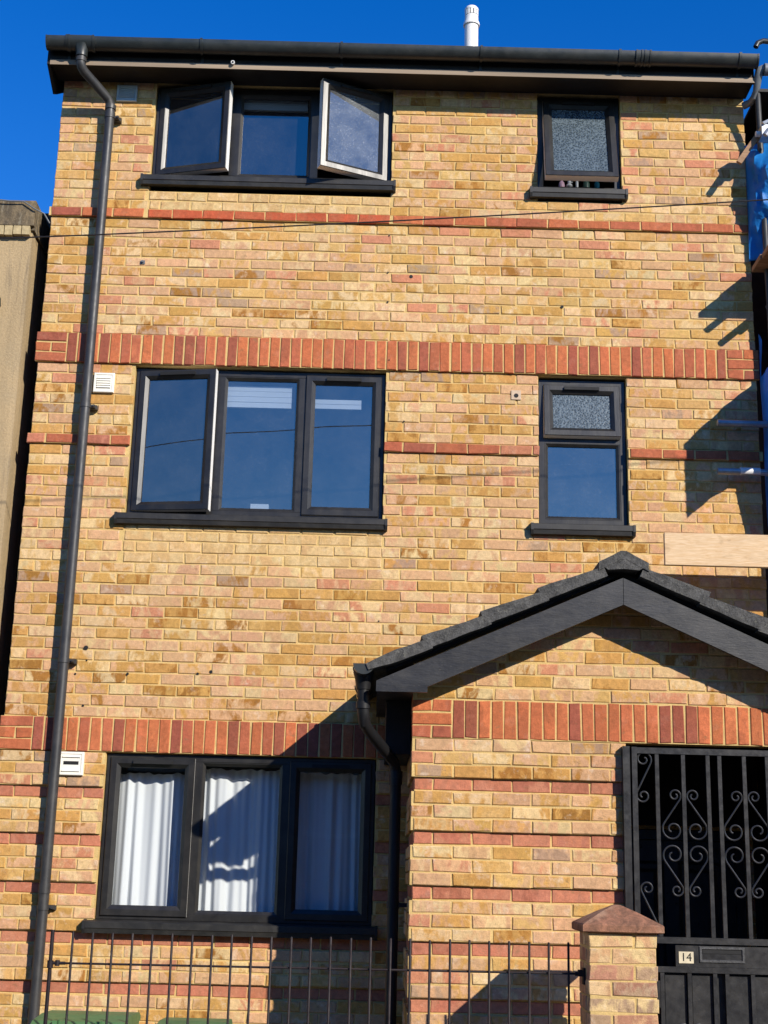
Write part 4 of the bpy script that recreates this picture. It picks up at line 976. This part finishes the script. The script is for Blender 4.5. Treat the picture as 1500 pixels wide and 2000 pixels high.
mb = MB(); c = at(1494, 262, -.26); mb.box(c.x-.035, c.x+.04, -.31, -.21, c.z-.04, c.z+.05); mb.tube([(c.x-.03, -.315, c.z+.05), (c.x+.03, -.30, c.z+.09)], .014, 8); mb.tube([(c.x-.02, -.33, c.z-.05), (c.x+.03, -.33, c.z+.02)], .018, 8); mb.build('coupler', M_LEAD, scf, True)
a, b = at(1443, 318, -.22), at(1482, 262, -.22); mb = MB(); mb.box(-.012, .012, -.02, .02, 0, (b-a).length, M=Matrix.Translation(a) @ (b-a).to_track_quat('Z', 'Y').to_matrix().to_4x4()); mb.build('brace', M_BOARD, scf)
# boards
def board(name, x0, x1, y0, y1, z0, z1, m, label, group=None):
    mb = MB(); mb.box(x0, x1, y0, y1, z0, z1)
    for s_ in (0,): pass
    o = mb.build(name, m); bm = bmesh.new(); bm.from_mesh(o.data); bmesh.ops.bevel(bm, geom=bm.edges[:], offset=.002, segments=1, affect='EDGES'); bm.to_mesh(o.data); bm.free()
    return tag(o, label, 'board', group)
zb0, zb1 = at(1298, 1103, -.34).z, at(1298, 1040, -.34).z
board('scaffold_plank', at(1298, 1070, -.34).x, 7.2, -.345, -.307, zb0, zb1, M_TIMBER, 'pale raw timber plank on edge above the porch roof at right')
zb = at(1470, 521, -.12).z
for i, (y0, y1) in enumerate(((-.285, -.065), (-.51, -.29))):
    board('scaffold_board', 5.048+.012*i, 7.5, y0, y1, zb-.018, zb+.02, M_BOARD, ('brown scaffold board end nearest the house corner, seen from below' if i == 0 else 'brown scaffold board lying outside the one nearest the house'), 'scaffold boards on the lift')
# sheeting (hangs in the plane across the end of the scaffold)
def sheet(poly, X, label, amp=.02, seed=3, xb=None):
    """poly: (y,z) outline of a hanging sheet across the scaffold's end"""
    from mathutils.noise import noise as nz
    bm = bmesh.new(); vv = [bm.verts.new((X, y, z)) for y, z in poly]; f = bm.faces.new(vv); bmesh.ops.triangulate(bm, faces=[f])
    for _ in range(5): bmesh.ops.subdivide_edges(bm, edges=[e for e in bm.edges if e.calc_length() > .05], cuts=1)
    bmesh.ops.triangulate(bm, faces=bm.faces[:])
    for v in bm.verts:
        n = nz(Vector((v.co.y*9+seed, v.co.z*2.2, seed)))+.5*nz(Vector((v.co.y*22, v.co.z*5+seed, 1.3)))
        v.co.x += amp*n+amp*.6
    me = bpy.data.meshes.new('debris_sheet'); bm.to_mesh(me); bm.free(); me.materials.append(M_TARP); me.shade_smooth()
    o = link('debris_sheet', me); md = o.modifiers.new('thickness', 'SOLIDIFY'); md.thickness = .002
    return tag(o, label, 'tarpaulin', 'blue sheeting on the scaffold')
def cz(px, py): p = caster(px, py, 5.085); return (min(p.y, -.01), p.z)
lo = [cz(1477, 745), cz(1405, 800), cz(1333, 868), cz(1336, 940), cz(1340, 1012), cz(1385, 975), cz(1432, 945)]
lo = lo + [(-.22, 4.50), (-.20, 4.16), (-.012, 4.05), (-.012, 5.55), (-.07, 5.48)]
sheet(lo, 5.085, 'blue plastic sheeting hanging below the scaffold boards by the house corner', .012, 3)
def drape(path, zs, dep, label, amp, seed):
    """hanging sheet: plan outline path(d) swept down the heights zs, drawn in where the depth dep is small"""
    from mathutils.noise import noise as nz
    vs, fs = [], []; NU, NZ = 46, 40
    for b in range(NZ+1):
        t = b/NZ; z = zs[0]+(zs[-1]-zs[0])*t
        for q in range(len(zs)-1):
            if zs[q] >= z >= zs[q+1]: w = (zs[q]-z)/(zs[q]-zs[q+1]); d = dep[q]*(1-w)+dep[q+1]*w; break
        pl = path(d); L = [0]
        for q in range(len(pl)-1): L.append(L[-1]+sqrt((pl[q+1][0]-pl[q][0])**2+(pl[q+1][1]-pl[q][1])**2))
        for a in range(NU+1):
            u = L[-1]*a/NU
            for q in range(len(pl)-1):
                if u <= L[q+1]+1e-9: w = (u-L[q])/(L[q+1]-L[q]); x = pl[q][0]*(1-w)+pl[q+1][0]*w; y = pl[q][1]*(1-w)+pl[q+1][1]*w; break
            n = nz(Vector((u*8+seed, z*3.1, seed)))+.6*nz(Vector((u*21, z*7+seed, 2.3)))+.35*nz(Vector((u*40, z*17, seed)))
            g = min(1, a/6); vs.append((x+amp*n*.6*g, min(-.008, y+amp*n*g), z+amp*.5*n*g*(1 if b in (0, NZ) else 0)))
    for b in range(NZ):
        for a in range(NU): i = b*(NU+1)+a; fs.append((i, i+1, i+NU+2, i+NU+1))
    mb = MB(); mb.add(vs, fs); me = mb.mesh('debris_sheet', M_TARP, True, fix=False); me.shade_smooth(); o = link('debris_sheet', me)
    md = o.modifiers.new('thickness', 'SOLIDIFY'); md.thickness = .002; return tag(o, label, 'tarpaulin', 'blue sheeting on the scaffold')
drape(lambda d: [(5.056, -.012), (5.040+.1*d, -.3*d-.01), (5.03+.25*d, -.75*d), (5.12, -d-.01), (5.32, -d-.05), (5.6, -d-.05), (6.2, -d-.03)],
      [7.02, 6.93, 6.72, 6.5, 6.3, 6.10], [.06, .12, .25, .17, .07, .05], 'bright blue crumpled sheeting at the top right under the eaves', .05, 8)
# ------------------------------------------------------------------ overhead wire
a, b = at(0, 466, -1.8), at(1500, 390, -1.8); d = (b-a)
mb = MB(); pts = []
for i in range(41):
    t = -3.2+7.4*i/40; p = a+d*t; pts.append((p.x, -1.8, p.z-.12*(t*(1-t))*.5))
mb.tube(pts, .0042, 6); tag(mb.build('overhead_cable', M_WIRE, None, True), 'thin black overhead cable crossing the front of the house above the middle floor', 'cable')
